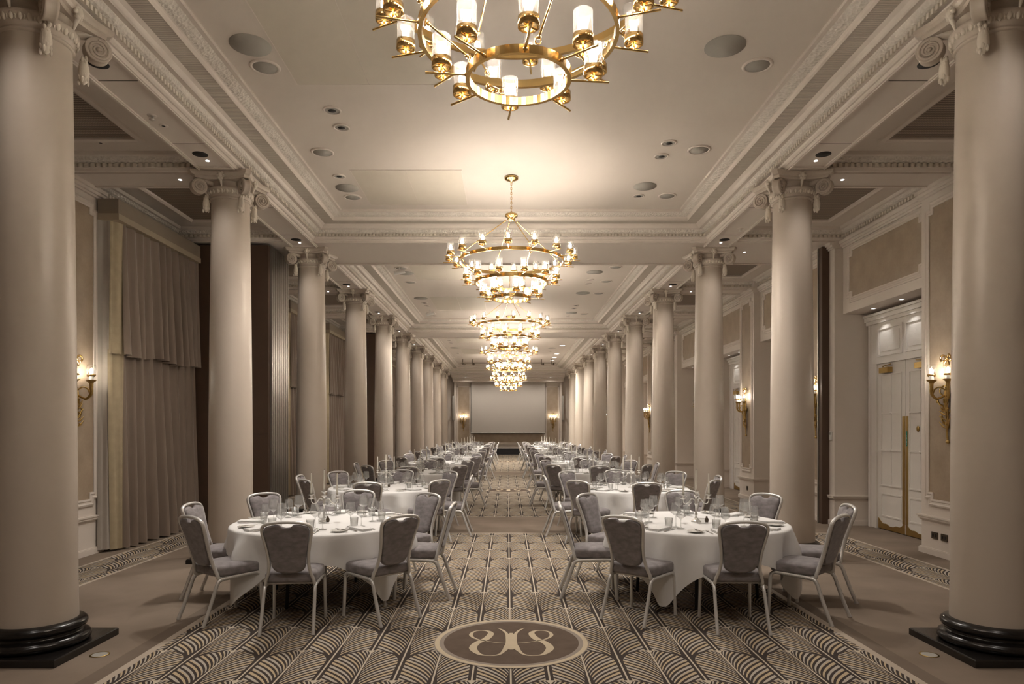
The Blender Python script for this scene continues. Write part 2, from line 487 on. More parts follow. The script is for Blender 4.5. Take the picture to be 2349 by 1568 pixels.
for ci, r in enumerate(COFFERS):
    e = struct(empty('trim_%d' % (ci + 1)))
    moulded(r, [(-.004, ZS - .012), (.0, ZS), (0.012, ZS + .012), (0.03, ZS + .014), (.05, ZS + .03), (.06, ZS + .05), (.09, ZS + .05)], 'fascia', 'paint', e)
    moulded(r, [(.09, ZS + .05), (.074, ZS + .053), (.076, ZS + .098), (.105, ZS + .10)], 'dentil_bed', 'plaster', e)
    dentils(r, .078, ZS + .052, ZS + .096, .030, .058, 'dentil_row', e)
    moulded(r, [(.105, ZS + .10), (.135, ZS + .112), (.16, ZS + .15)], 'leaf_moulding', 'leafband', e)
    moulded(r, [(.16, ZS + .15), (.165, ZS + .156), (.22, ZS + .156), (.222, ZS + .15), (.238, ZS + .162), (.262, ZS + .190), (.30, ZS + .21)], 'middle_moulding', 'paint', e)
    moulded(r, [(.30, ZS + .21), (.49, ZS + .21)], 'ribbed_band', 'ribband', e)
    moulded(r, [(.49, ZS + .205), (.495, ZS + .235), (.505, ZS + .255), (.515, ZS + .262)], 'inner_moulding', 'paint', e)
    moulded(r, [(.515, ZS + .262), (.57, ZS + .272), (.63, ZS + .30)], 'inner_leaf_moulding', 'leafband', e)
    moulded(r, [(.63, ZS + .30), (.675, ZS + .30), (.675, ZCE), (.69, ZCE)], 'shadow_step', 'paint', e)
# beams
def beam(name, a, b2):
    return struct(MB().box(a, b2).build(name, 'paint'))
n_t = 4
for s in (-1, 1):
    e = struct(empty('beam_long'))
    MB().box((s * XB0, Y_NEAR, ZS), (s * XB1, Y_END, 5.5)).build('beam_body', 'paint', e)
    for k in range(1, 11):          # sunk soffit panels between columns: edge mouldings hang below
        y0, y1 = (YC[k - 1] if k > 1 else -3.9) + .42, YC[k] - .42
        mb = MB()
        for xa, xb in ((XB0 + .005, XB0 + .05), (XB1 - .05, XB1 - .005)):
            mb.box((s * xa, y0, ZS - .018), (s * xb, y1, ZS + .01)); mb.box((s * (xa + .012), y0, ZS - .03), (s * (xb - .012), y1, ZS))
        mb.box((s * (XB0 + .05), y0, ZS - .018), (s * (XB1 - .05), y0 + .04, ZS)); mb.box((s * (XB0 + .05), y1 - .04, ZS - .018), (s * (XB1 - .05), y1, ZS))
        mb.build('soffit_moulding', 'paint', e)
        mb = MB()
        for yy in (y0 + .72, y1 - .72):
            mb.box((s * (XB0 + .05), yy - .004, ZS - .003), (s * (XB1 - .05), yy + .004, ZS + .005))
        mb.box((s * (XB0 + .050), y0 + .04, ZS - .003), (s * (XB0 + .058), y1 - .04, ZS + .004))
        mb.build('panel_gap', 'socket', e)
for n_, (a, b2) in (('beam_cross', BEAM1), ('beam_cross', BEAM2)):
    e = struct(empty(n_))
    MB().box((-XB0, a, ZS), (XB0, b2, 5.5)).build('beam_body', 'paint', e)
    mb = MB()
    for yy in (a + .004, b2 - .05):
        mb.box((-XB0 + .05, yy, ZS - .02), (XB0 - .05, yy + .046, ZS + .01)); mb.box((-XB0 + .05, yy + .012, ZS - .032), (XB0 - .05, yy + .034, ZS))
    mb.build('soffit_moulding', 'paint', e)
# end wall head: stepped cornice above the screen
e = struct(empty('beam_end'))
mb = MB().box((-XB0, 40.35, ZS), (XB0, Y_END, 5.5))
for yy, zz in ((41.2, 4.93), (41.5, 4.86), (41.6, 4.80), (42.2, 4.74), (42.5, 4.66), (42.6, 4.58)):
    mb.box((-XB0, yy, zz), (XB0, Y_END, ZS + .02))
mb.build('stepped_cornice', 'paint', e)

# aisles: beams at the columns, coffers between
for s, side in SIDES:
    ks = [-3.9, 1.57] + YC[1:] + [Y_END - .1]
    spans = []
    for k, yk in enumerate([1.57] + YC[1:]):
        a, b2 = yk - .27, yk + .27
        if abs(yk - YC[3]) < .1: a, b2 = BEAM1
        if abs(yk - YC[6]) < .1: a, b2 = BEAM2
        spans.append((a, b2))
    e = struct(empty('beam_aisle'))
    for a, b2 in spans:
        mb = MB().box((s * XB1, a, ZS), (s * 6.4, b2, 5.5))
        mb.box((s * (XB1 + .03), a + .01, ZS - .02), (s * (XW - .03), a + .05, ZS + .01)); mb.box((s * (XB1 + .03), b2 - .05, ZS - .02), (s * (XW - .03), b2 - .01, ZS + .01))
        mb.build('beam_body', 'paint', e)
    edges = [Y_NEAR] + [v for sp in spans for v in sp] + [Y_END]
    e = struct(empty('trim_%d' % n_t)); n_t += 1
    for q in range(0, len(edges), 2):
        a, b2 = edges[q], edges[q + 1]
        xa, xb = sorted((s * XB1, s * XH))
        r = (xa, xb, a, b2)
        moulded(r, [(0, ZS), (.02, ZS + .012), (.035, ZS + .04), (.045, ZS + .045)], 'fascia', 'paint', e)
        moulded(r, [(.045, ZS + .045), (.028, ZS + .048), (.030, ZS + .098), (.055, ZS + .10)], 'dentil_bed', 'plaster', e)
        dentils(r, .032, ZS + .048, ZS + .094, .030, .075, 'dentil_row', e)
        moulded(r, [(.055, ZS + .10), (.10, ZS + .115), (.13, ZS + .15)], 'leaf_moulding', 'leafband', e)
        moulded(r, [(.13, ZS + .15), (.16, ZS + .16), (.18, ZS + .20), (.48, ZS + .20)], 'aisle_ceiling', 'ceiling', e)
        moulded(r, [(.47, ZS + .20), (.48, ZS + .175), (.52, ZS + .165), (.555, ZS + .18), (.56, ZS + .215)], 'grille_frame', 'paint', e)
        g = MB().add(rect_loop(r, .55, ZS + .205)[::-1], [(0, 1, 2, 3)]).build('vent_grille', 'grille', e)

# soffit fittings
def disc(name, mat, x, y, z, r, parent=None, t=0.004, n=28):
    return MB().lathe([(0, -t), (r, -t), (r, 0)], n).build(name, mat, parent, (x, y, z) if parent is None else (0, 0, 0))
def fitting(name, label, cat, x, y, z, r, rim, inner, group=None):
    e = empty(name, (x, y, z), 0, label, cat, group)
    if rim: MB().lathe([(r * .78, -.006), (r * .80, -.011), (r * .93, -.012), (r, -.004), (r, 0)], 36).build('rim', 'paint', e)
    MB().lathe([(0, -.007), (r * (.8 if rim else 1.0), -.007), (r * (.8 if rim else 1.0), 0)], 36).build('grille' if inner == 'speaker' else 'aperture', inner, e)
    return e
hole = None; led = None
for s, side in SIDES:
    for k in range(1, 11):
        for d, wh in ((-.84, 'near side of'), (.84, 'screen side of')):
            nm = '%s %s-side column' % (ORD[k - 1], side)
            lb = 'round black soffit downlight on the %s the %s' % (wh, nm)
            if hole is None:
                hole = tag(disc('recessed_downlight', 'dark', s * 3.72, YC[k] + d, ZS, .088), lb, 'downlight', 'black recessed downlights in the column soffits')
            else: dup(hole, (s * 3.72, YC[k] + d, ZS), 0, lb)
            light('soffit_lamp', 'SPOT', (s * 3.72, YC[k] + d, ZS - .02), SOFFIT_W, (1, .92, .84), .07, None, (0, 0, 0), radians(120), .9)
            if d < 0 and (k != 1):
                lb = 'tiny lit spotlight beside the black downlight of the %s' % nm
                if led is None:
                    led = tag(disc('spotlight', 'ledw', s * 3.72, YC[k] + d + .2, ZS, .022), lb, 'spotlight', 'tiny lit spotlights')
                else: dup(led, (s * 3.72, YC[k] + d + .2, ZS), 0, lb)
        if k >= 2:
            dup(led, (s * 4.36, YC[k], ZS), 0, 'tiny lit spotlight in the aisle beam beside the %s %s-side column' % (ORD[k - 1], side))
# ceiling fittings (x, y, radius, kind) kind: f flat speaker, s rimmed speaker, d downlight, l lit
FIT = [(-2.47, 6.42, .19, 'f'), (2.0, 6.44, .19, 'f'), (-2.47, 6.81, .15, 's'), (2.43, 6.78, .15, 's'), (-2.04, 7.74, .105, 'd'), (-2.04, 8.18, .10, 'd'),
       (-2.47, 8.92, .15, 's'), (-2.46, 9.77, .09, 'd'), (-2.46, 10.25, .17, 'f'), (-2.47, 10.66, .14, 's'), (1.99, 8.63, .10, 'd'), (1.99, 9.05, .10, 'd'),
       (2.43, 8.84, .15, 's'), (2.0, 10.18, .17, 'f'), (1.985, 10.6, .09, 'd'), (2.43, 10.6, .14, 's'),
       (-2.45, 15.4, .15, 's'), (-2.42, 15.9, .19, 'f'), (-2.45, 16.9, .14, 's'), (-2.46, 19.0, .19, 'f'), (-2.44, 19.7, .09, 'd'), (-2.42, 20.15, .09, 'd'), (-2.45, 21.5, .15, 's'), (-2.4, 21.95, .1, 'd'),
       (2.38, 15.3, .15, 's'), (1.97, 15.8, .19, 'f'), (1.97, 16.6, .09, 'd'), (2.38, 16.8, .15, 's'), (1.96, 17.05, .09, 'd'), (1.97, 18.25, .19, 'f'), (2.4, 18.3, .15, 's'),
       (1.97, 20.1, .09, 'd'), (1.96, 20.6, .09, 'd'), (1.96, 21.4, .17, 'f'), (2.38, 21.6, .14, 's'), (1.9, 22.0, .07, 'd'),
       (-2.44, 26.3, .15, 's'), (-2.42, 27.2, .19, 'f'), (-2.44, 28.2, .1, 'd'), (-2.44, 29.0, .1, 'd'), (-2.44, 30.8, .19, 'f'), (-2.44, 33.2, .1, 'd'), (-2.44, 34.8, .15, 's'),
       (2.38, 26.6, .15, 's'), (2.36, 29.9, .15, 'l'), (1.97, 30.9, .17, 'f'), (1.97, 32.2, .1, 'd'), (2.36, 33.3, .14, 'l'), (2.36, 35.0, .14, 'l'), (2.36, 36.6, .14, 'l')]
BAYN = lambda y: 'front' if y < 12.5 else ('second' if y < 24 else 'last')
KN = {'f': ('ceiling_speaker', 'large flat grey round speaker', 'speaker', False, 'speaker'), 's': ('ceiling_speaker', 'rimmed grey round speaker', 'speaker', True, 'speaker'),
      'd': ('ceiling_downlight', 'small white-rimmed dark-aperture downlight', 'downlight', True, 'dark'), 'l': ('ceiling_downlight', 'glowing round downlight', 'downlight', True, 'ledw')}
cnt = {}
ORDL = ['first', 'second', 'third', 'fourth', 'fifth', 'sixth']
for x, y, r, k in sorted(FIT, key=lambda t: t[1]):
    side = 'curtain' if x < 0 else 'door'
    key = (k, side, BAYN(y)); cnt[key] = cnt.get(key, 0) + 1
    nm, txt, cat, rim, inn = KN[k]
    e = empty(nm, (x, y, ZCE), 0, '%s, %s ceiling bay, %s side, %s along' % (txt, BAYN(y), side, ORDL[cnt[key] - 1]), cat, 'round ceiling fittings')
    if rim: MB().lathe([(r * .78, -.004), (r * .80, -.012), (r * .93, -.014), (r, -.004), (r, 0)], 32).build('rim', 'paint', e)
    q = r * (.79 if k in 'sl' else .42) if rim else r
    MB().lathe([(0, -.008), (q, -.008), (q, 0)], 32).build('aperture' if inn in ('dark', 'ledw') else 'speaker_grille', inn, e)
    if k == 'l': light('downlight_lamp', 'SPOT', (0, 0, -.03), 480.0, (1, .92, .82), .05, e, (0, 0, 0), radians(130), .8)
    if k == 'd': light('downlight_lamp', 'SPOT', (0, 0, -.03), DOWN_W, (1, .93, .86), .09, e, (0, 0, 0), radians(112), .9)  # lamp added in the dark-looking recess, lights the tables
    if k == 'd': MB().lathe([(r * .42, -.009), (r * .5, -.006), (r * .80, -.006)], 32).build('baffle', 'speaker', e)
for sx, yy, nm, lb in ((-3.77, 7.14, 'sprinkler', 'small fire sprinkler in the curtain-side soffit before the second column'), (-3.77, 7.38, 'soffit_downlight', 'small unlit downlight beside the sprinkler in the curtain-side soffit'), (-5.0, 8.3, 'smoke_detector', 'small round detector on the curtain-side aisle ceiling before the second column'), (3.77, 11.2, 'sprinkler', 'small fire sprinkler in the door-side soffit before the third column')):  # entry beside the sprinkler is a small downlight without a lamp
    zz = ZS if abs(sx) < 4 else ZS + .20
    e = empty(nm, (sx, yy, zz), 0, lb, nm.replace('_', ' '))
    MB().lathe([(.02, -.006), (.045, -.006), (.05, 0)], 20).build('rim', 'paint', e)
    if nm == 'sprinkler':
        mb = MB().lathe([(0, -.045), (.03, -.043), (.03, -.040), (.006, -.038), (.006, 0)], 12); mb.tube([(-.018, 0, -.005), (-.02, 0, -.03), (0, 0, -.04)], .003, 5); mb.tube([(.018, 0, -.005), (.02, 0, -.03), (0, 0, -.04)], .003, 5); mb.build('sprinkler_head', 'silver', e)
    else: MB().lathe([(0, -.004), (.022, -.004)], 14).build('aperture', 'dark', e)
# unseen downlights added over and behind the camera, to light cloth and chair fronts
for x, yy in ((-2.0, 2.3), (2.0, 2.3), (-2.0, -.6), (2.0, -.6)):
    q = MB().lathe([(.05, -.006), (.08, -.012), (.10, 0)], 24).build('fill_downlight_rim', 'paint', cl); q.location = (x, yy, ZCE)
    light('downlight_lamp', 'SPOT', (0, 0, -.03), DOWN_W * .75, (1, .93, .86), .09, q, (0, 0, 0), radians(112), .9)
# access hatches
for i, (x0, x1, y0, y1) in enumerate(((-2.25, -.75, 3.8, 7.15), (-2.25, -.70, 9.54, 11.02), (-2.25, -.75, 14.1, 16.6), (-2.2, -.7, 18.8, 20.9), (-2.2, -.7, 26.4, 28.9), (-2.2, -.7, 31.2, 33.4))):
    where = ['long pair nearest the camera in the front bay', 'smaller pair at the far end of the front bay', 'pair beginning the second bay', 'pair ending the second bay', 'pair beginning the last bay', 'pair further on in the last bay'][i]
    e = empty('access_hatch', (0, 0, ZCE), 0, 'flush ceiling hatch, ' + where, 'access hatch', 'flush hatches in the ceiling')
    xm = (x0 + x1) / 2
    for a, b2 in ((x0, xm - .004), (xm + .004, x1)):
        MB().box((a, y0, -.004), (b2, y1, 0)).build('panel', 'hatch', e)
    mb = MB()
    for a in (x0 - .01, x1): mb.box((a, y0 - .01, -.006), (a + .01, y1 + .01, 0))
    for a in (y0 - .01, y1): mb.box((x0, a, -.006), (x1, a + .01, 0))
    mb.build('edge_trim', 'paint', e)
# two small ceiling projectors in the second bay
for x, y in ((-2.47, 15.3), (-2.42, 20.9)):
    e = empty('ceiling_spotlight', (x, y, ZCE), 0, 'white track spotlight hanging in the second bay, %s the hatch pair' % ('before' if y < 17 else 'beyond'), 'spotlight', 'hanging ceiling spotlights')
    MB().lathe([(0.0, -.09), (.015, -.09), (.015, 0)], 12).build('stem', 'white', e)
    MB().tube([(-.12, 0, -.14), (.12, .02, -.09)], .045, 14).build('lamp_head', 'white', e)
# lighting bar
e = empty('lighting_bar', (0, 36.0, 5.12), 0, 'dark horizontal lighting bar with clamps near the screen end', 'lighting bar')
MB().tube([(-2.5, 0, 0), (2.5, 0, 0)], .022, 8).build('bar', 'socket', e)
for x in (-2.4, -1.9, -.9, .9, 1.75, 2.3):
    MB().tube([(x, 0, -.09), (x, 0, .19)], .02, 6).build('hanger', 'socket', e)
    if abs(x) > 1: MB().ball((x + .09, 0, -.07), .055, 10, 6).build('clamp', 'socket', e)

# ------------------------------------------------------------------ columns
def capital_parts(e):
    mb = MB()                                                   # neck ring and echinus
    mb.lathe([(.232, 4.655), (.250, 4.66), (.258, 4.672), (.25, 4.684), (.238, 4.69), (.242, 4.70), (.262, 4.725), (.285, 4.765), (.29, 4.79), (.27, 4.81), (.24, 4.83), (.25, 4.90)], 40)
    mb.build('echinus', 'column', e)
    mb = MB()
    for i in range(28):                                         # egg-and-dart
        a = 2 * pi * i / 28
        mb.ball((.268 * cos(a), .268 * sin(a), 4.755), .020, 8, 5, (1, 1, 1.9))
        a += pi / 28
        mb.ball((.274 * cos(a), .274 * sin(a), 4.748), .007, 6, 4, (1, 1, 4))
    mb.build('egg_and_dart', 'plaster', e)
    def ab(h, d):                                               # concave-sided abacus
        P = []
        for q in range(4):
            a0 = pi / 4 + q * pi / 2
            c0 = Vector((h * sqrt(2) * cos(a0), h * sqrt(2) * sin(a0))); c1 = Vector((h * sqrt(2) * cos(a0 + pi / 2), h * sqrt(2) * sin(a0 + pi / 2)))
            t = (c1 - c0).normalized(); inn = Vector((-cos(a0 + pi / 4), -sin(a0 + pi / 4)))
            c0 = c0 + t * .05; c1 = c1 - t * .05
            for i in range(10):
                u_ = i / 9; p = c0.lerp(c1, u_) + inn * (d * 4 * u_ * (1 - u_)); P.append((p.x, p.y))
        return P
    mb = MB(); L = []
    for h, z in ((.355, 4.885), (.36, 4.90), (.362, 4.915), (.385, 4.925), (.40, 4.95), (.405, 4.978)):
        L.append([(p[0], p[1], z) for p in ab(h, .075)])
    mb.loops(L, True, False, cap=True)
    mb.build('abacus', 'column', e)
    for q in range(4):                                          # corner volutes in the diagonal planes
        a = pi / 4 + q * pi / 2
        R = Matrix.Rotation(a, 4, 'Z')                          # local x = diagonal, y = axis of the scroll
        vx, vz, vr = .415, 4.785, .100
        mb = MB()
        T = R @ Matrix.Translation((vx, 0, vz)) @ Matrix.Rotation(pi / 2, 4, 'X')
        mb.lathe([(0, -.034), (.06, -.034), (.093, -.046), (.100, -.044), (.097, -.028), (.088, 0), (.097, .028), (.100, .044), (.093, .046), (.06, .034), (0, .034)], 28, T)
        for fz in (-.040, .040):                                # spiral ridge
            sp = []
            for i in range(44):
                th = i / 43 * 2 * pi * 2.3; rr = .085 * (1 - i / 43 * .80)
                sp.append((rr * cos(-th + pi / 2), rr * sin(-th + pi / 2), fz * (1 - .0 * i / 43)))
            mb.tube(sp, [.0125 * (1 - .45 * i / 43) for i in range(44)], 6, T)
            mb.ball((0, 0, fz * 1.1), .018, 8, 5, mat=T)
        # scroll arm back to the middle of the face
        arm = [(.415, 0, 4.885), (.36, 0, 4.895), (.28, 0, 4.875), (.20, 0, 4.85)]
        mb.tube(catmull([tuple(R @ Vector(p)) for p in arm], 4), .04, 8)
        mb.build('volute', 'column', e)
        mb = MB(); dr = R @ Vector((.318, 0, 0)); prof = []      # husk drop
        for i in range(11):
            u_ = i / 10; rr = (.012 + .030 * sin(pi * min(1, u_ * 1.02)) ** .7 * (.7 + .5 * u_)) if 0 < i < 10 else .004
            prof.append((rr, 4.70 - .22 * u_))
        mb.lathe(prof[::-1], 14, c=(dr.x, dr.y))
        for i in range(26):
            u_ = (i + .5) / 26; an = i * 2.4
            mb.ball((dr.x + (.019 + .016 * u_) * cos(an), dr.y + (.019 + .016 * u_) * sin(an), 4.695 - .20 * u_), .0125, 6, 4, (1, 1, 2.1))
        mb.build('husk_drop', 'plaster', e)
        a2 = q * pi / 2                                         # flower on each side of the abacus
        mb = MB(); cx, cy = .325 * cos(a2), .325 * sin(a2)
        mb.ball((cx, cy, 4.925), .034, 8, 6, (1, 1, 1.2))
        for i in range(6):
            b3 = i * pi / 3; tx, ty = -sin(a2), cos(a2)
            mb.ball((cx + tx * .035 * cos(b3), cy + ty * .035 * cos(b3), 4.92 + .038 * sin(b3)), .021, 6, 4)
        mb.tube([(cx, cy, 4.90), (.30 * cos(a2), .30 * sin(a2), 4.84), (.285 * cos(a2), .285 * sin(a2), 4.79)], [.022, .016, .008], 7)
        mb.build('flower', 'plaster', e)
def make_column(loc, label):
    e = empty('column', loc, 0, label, 'column', 'cream columns down both sides of the hall', 'thing')
    h = .405; mb = MB()
    mb.loops([[(-h, -h, 0), (h, -h, 0), (h, h, 0), (-h, h, 0)], [(-h, -h, .050), (h, -h, .050), (h, h, .050), (-h, h, .050)], [(-h + .008, -h + .008, .058), (h - .008, -h + .008, .058), (h - .008, h - .008, .058), (-h + .008, h - .008, .058)]], True, False, cap=True)
    mb.build('plinth', 'black', e)
    pr = [(.30, .055), (.345, .060), (.364, .078), (.368, .098), (.358, .118), (.335, .132), (.318, .136), (.312, .146), (.305, .158), (.310, .168), (.322, .172), (.338, .180), (.345, .198), (.342, .216), (.325, .232), (.30, .240), (.28, .243)]
    MB().lathe(pr, 56).build('base', 'black', e)
    ps = []
    for i in range(15):
        u_ = i / 14; ps.append((.276 - .040 * u_ ** 1.7, .235 + (4.66 - .235) * u_))
    ps[0] = (.282, .235)
    MB().lathe(ps, 64).build('shaft', 'column', e)
    capital_parts(e)
    return e
col0 = None
for s, side in SIDES:
    for k in range(1, 11):
        lb = 'cream ionic column with black base, %s in the row on the %s side' % (ORD[k - 1], side)
        if col0 is None: col0 = make_column((s * XC, YC[k], 0), lb)
        else: dup(col0, (s * XC, YC[k], 0), 0, lb)

# ------------------------------------------------------------------ side walls
def wall_frame(mb, s, xf, y0, y1, z0, z1, notch=.09, w=.05):
    """raised panel moulding with stepped corners on a wall facing the hall"""
    def outline(i):
        a, b2, c, d, n = y0 + i, y1 - i, z0 + i, z1 - i, notch
        return [(a + n, c), (b2 - n, c), (b2 - n, c + n), (b2, c + n), (b2, d - n), (b2 - n, d - n), (b2 - n, d), (a + n, d), (a + n, d - n), (a, d - n), (a, c + n), (a + n, c + n)]
    steps = [(0, .0), (0, .018), (w * .25, .026), (w * .4, .014), (w * .6, .012), (w * .75, .022), (w, .018), (w, .0)]
    L = [[(s * (xf - d), p[0], p[1]) for p in outline(i)] for i, d in steps]
    if s > 0: L = [l[::-1] for l in L]
    mb.loops(L, True, False)
    return outline(w)
nb = [1.57] + YC[1:]
def pil_half(k): return .70 if k in (3, 6) else .49
trim_no = n_t
def build_wall(s, side, name):
    w = struct(empty(name))
    mb = MB(); trimb = MB(); frames = MB(); dam = MB(); rails = MB()
    for k, yk in enumerate(nb):
        h = pil_half(k)
        mb.box((s * XW, yk - h, 0), (s * (XR + .1), yk + h, ZS + .2))
        c = yk if h < .6 else yk
        out = wall_frame(frames, s, XW, c - .40, c + .40, .66, 4.78, .09, .095)
        dam.add([(s * (XW - .004), p[0], p[1]) for p in (out if s < 0 else out[::-1])], [tuple(range(12))])
        for z0, z1, d in ((0, .075, .028), (.075, .088, .020), (.455, .475, .018), (.475, .505, .036), (.505, .525, .048)):
            rails.box((s * (XW - d), yk - h - d, z0), (s * (XR + .05), yk + h + d, z1))
        for z0, z1, d in ((4.86, 4.89, .03), (4.89, 4.93, .055), (4.93, ZS, .085)):
            rails.box((s * (XW - d), yk - h - .02, z0), (s * (XR), yk + h + .02, z1))
    ends = [(Y_NEAR, nb[0] - pil_half(0))]
    for k in range(len(nb) - 1): ends.append((nb[k] + pil_half(k), nb[k + 1] - pil_half(k + 1)))
    ends.append((nb[-1] + .49, Y_END))
    for i, (a, b2) in enumerate(ends):
        mb.box((s * XH, a, 3.71), (s * (XR + .1), b2, ZS + .2))
        mb.box((s * XR, a - .05, -.01), (s * (XR + .1), b2 + .05, 3.75))
        if b2 - a > 1.2:
            out = wall_frame(frames, s, XH, a + .10, b2 - .14, 3.86, 4.84, .10, .095)
            dam.add([(s * (XH - .004), p[0], p[1]) for p in (out if s < 0 else out[::-1])], [tuple(range(12))])
        for z0, z1, d in ((4.86, 4.89, .03), (4.89, 4.93, .055), (4.93, ZS, .085)):
            rails.box((s * (XH - d), a, z0), (s * XR, b2, z1))
    mb.build('wall_surface', 'paint', w); frames.build('panel_moulding', 'paint', w); dam.build('damask_panels', 'damask', w)
    rails.build('dado_and_skirting', 'paint', w)
    return ends
endsL = build_wall(-1, 'curtain', 'wall_left')
endsR = build_wall(1, 'door', 'wall_right')
BAYS = [(YC[k] + pil_half(k), YC[k + 1] - pil_half(k + 1)) for k in range(1, 10)]      # bay i between column i+1 and i+2
BAYN3 = ['bay between columns %s and %s' % (ORD[i], ORD[i + 1]) for i in range(9)]
BAYN2 = ['bay between the %s and %s columns' % (ORD[i], ORD[i + 1]) for i in range(9)]
# back and end walls
struct(MB().box((-6.5, Y_NEAR - .1, 0), (6.5, Y_NEAR, 5.5)).build('wall_back', 'paint'))
we = struct(MB().box((-6.5, Y_END, 0), (6.5, Y_END + .1, 5.5)).build('wall_front', 'paint'))
mb = MB(); dm = MB()
for xa, xb in ((-3.25, -2.42), (2.42, 3.25)):
    mb.box((xa, Y_END - .03, .45), (xa + .06, Y_END, 4.5)); mb.box((xb - .06, Y_END - .03, .45), (xb, Y_END, 4.5)); mb.box((xa, Y_END - .03, 4.3), (xb, Y_END, 4.36))
    dm.box((xa + .06, Y_END - .012, .5), (xb - .06, Y_END, 4.3))
for xa in (-2.38, -2.30, 2.24, 2.34): mb.box((xa, Y_END - .05, .38), (xa + .04, Y_END, 4.5))
dm.box((-2.2, Y_END - .012, .78), (2.2, Y_END, 4.3))
mb.box((-3.4, Y_END - .06, .62), (3.4, Y_END, .70)); mb.box((-3.4, Y_END - .05, .38), (3.4, Y_END, .48))
for xa in (-3.42, 3.28): mb.box((xa, Y_END - .5, .0), (xa + .14, Y_END, 4.6))
mb.build('panel_moulding', 'paint', we); dm.build('damask_panels', 'damask', we)
st = MB().box((-3.6, 43.18, 0), (3.6, Y_END, .37)).build('stage_riser', 'riser')
tag(st, 'low black stage riser across the far end under the screen', 'stage')
sc_ = empty('projection_screen', (0.0, 43.3, 0), 0, 'large pale grey projection screen lowered at the far end of the hall', 'screen')
MB().box((-2.34, 0, 1.42), (2.34, .01, 4.575)).build('screen_fabric', 'screen', sc_)
mb = MB().box((-2.37, -.004, 1.36), (-2.34, .012, 4.575)).box((2.34, -.004, 1.36), (2.37, .012, 4.575)); mb.box((-2.37, -.012, 1.34), (2.37, .02, 1.36)); mb.build('screen_border', 'screenb', sc_)
MB().tube([(-2.36, 0, 1.39), (2.36, 0, 1.39)], .026, 8).build('bottom_bar', 'white', sc_)
for s, side in SIDES:
    e = empty('column_speaker', (s * 3.42, 42.6, 0), 0, 'slim grey column speaker on the %s side of the screen' % side, 'speaker')
    MB().bbox((-.07, -.07, 2.15), (.07, .07, 3.70), .02).build('cabinet', 'grey', e)
    MB().box((-.05, -.076, 2.2), (.05, -.068, 3.65)).build('speaker_grille', 'speaker', e)
    MB().box((-.02 + s * .03, .06, 2.8), (.02 + s * .03, Y_END - 42.6, 2.9)).build('bracket', 'grey', e)

for x in (-2.6, -.9, .9, 2.6):  # downlights added to brighten the screen and end wall
    e = empty('screen_fill_downlight', (x, 41.7, 4.795), 0, 'added small round downlight in the cornice before the screen, %s' % {-2.6: 'curtain-side end', -.9: 'second from the curtain side', .9: 'second from the door side', 2.6: 'door-side end'}[x], 'downlight', 'added downlights before the screen')
    MB().lathe([(.05, -.004), (.07, -.008), (.08, 0)], 20).build('rim', 'white', e)
    MB().lathe([(0, -.003), (.05, -.003)], 16).build('lamp', 'ledw', e)
    light('screen_fill_lamp', 'SPOT', (0, 0, -.03), 75.0, (1, .90, .79), .05, e, (radians(28), 0, 0), radians(120), .9)

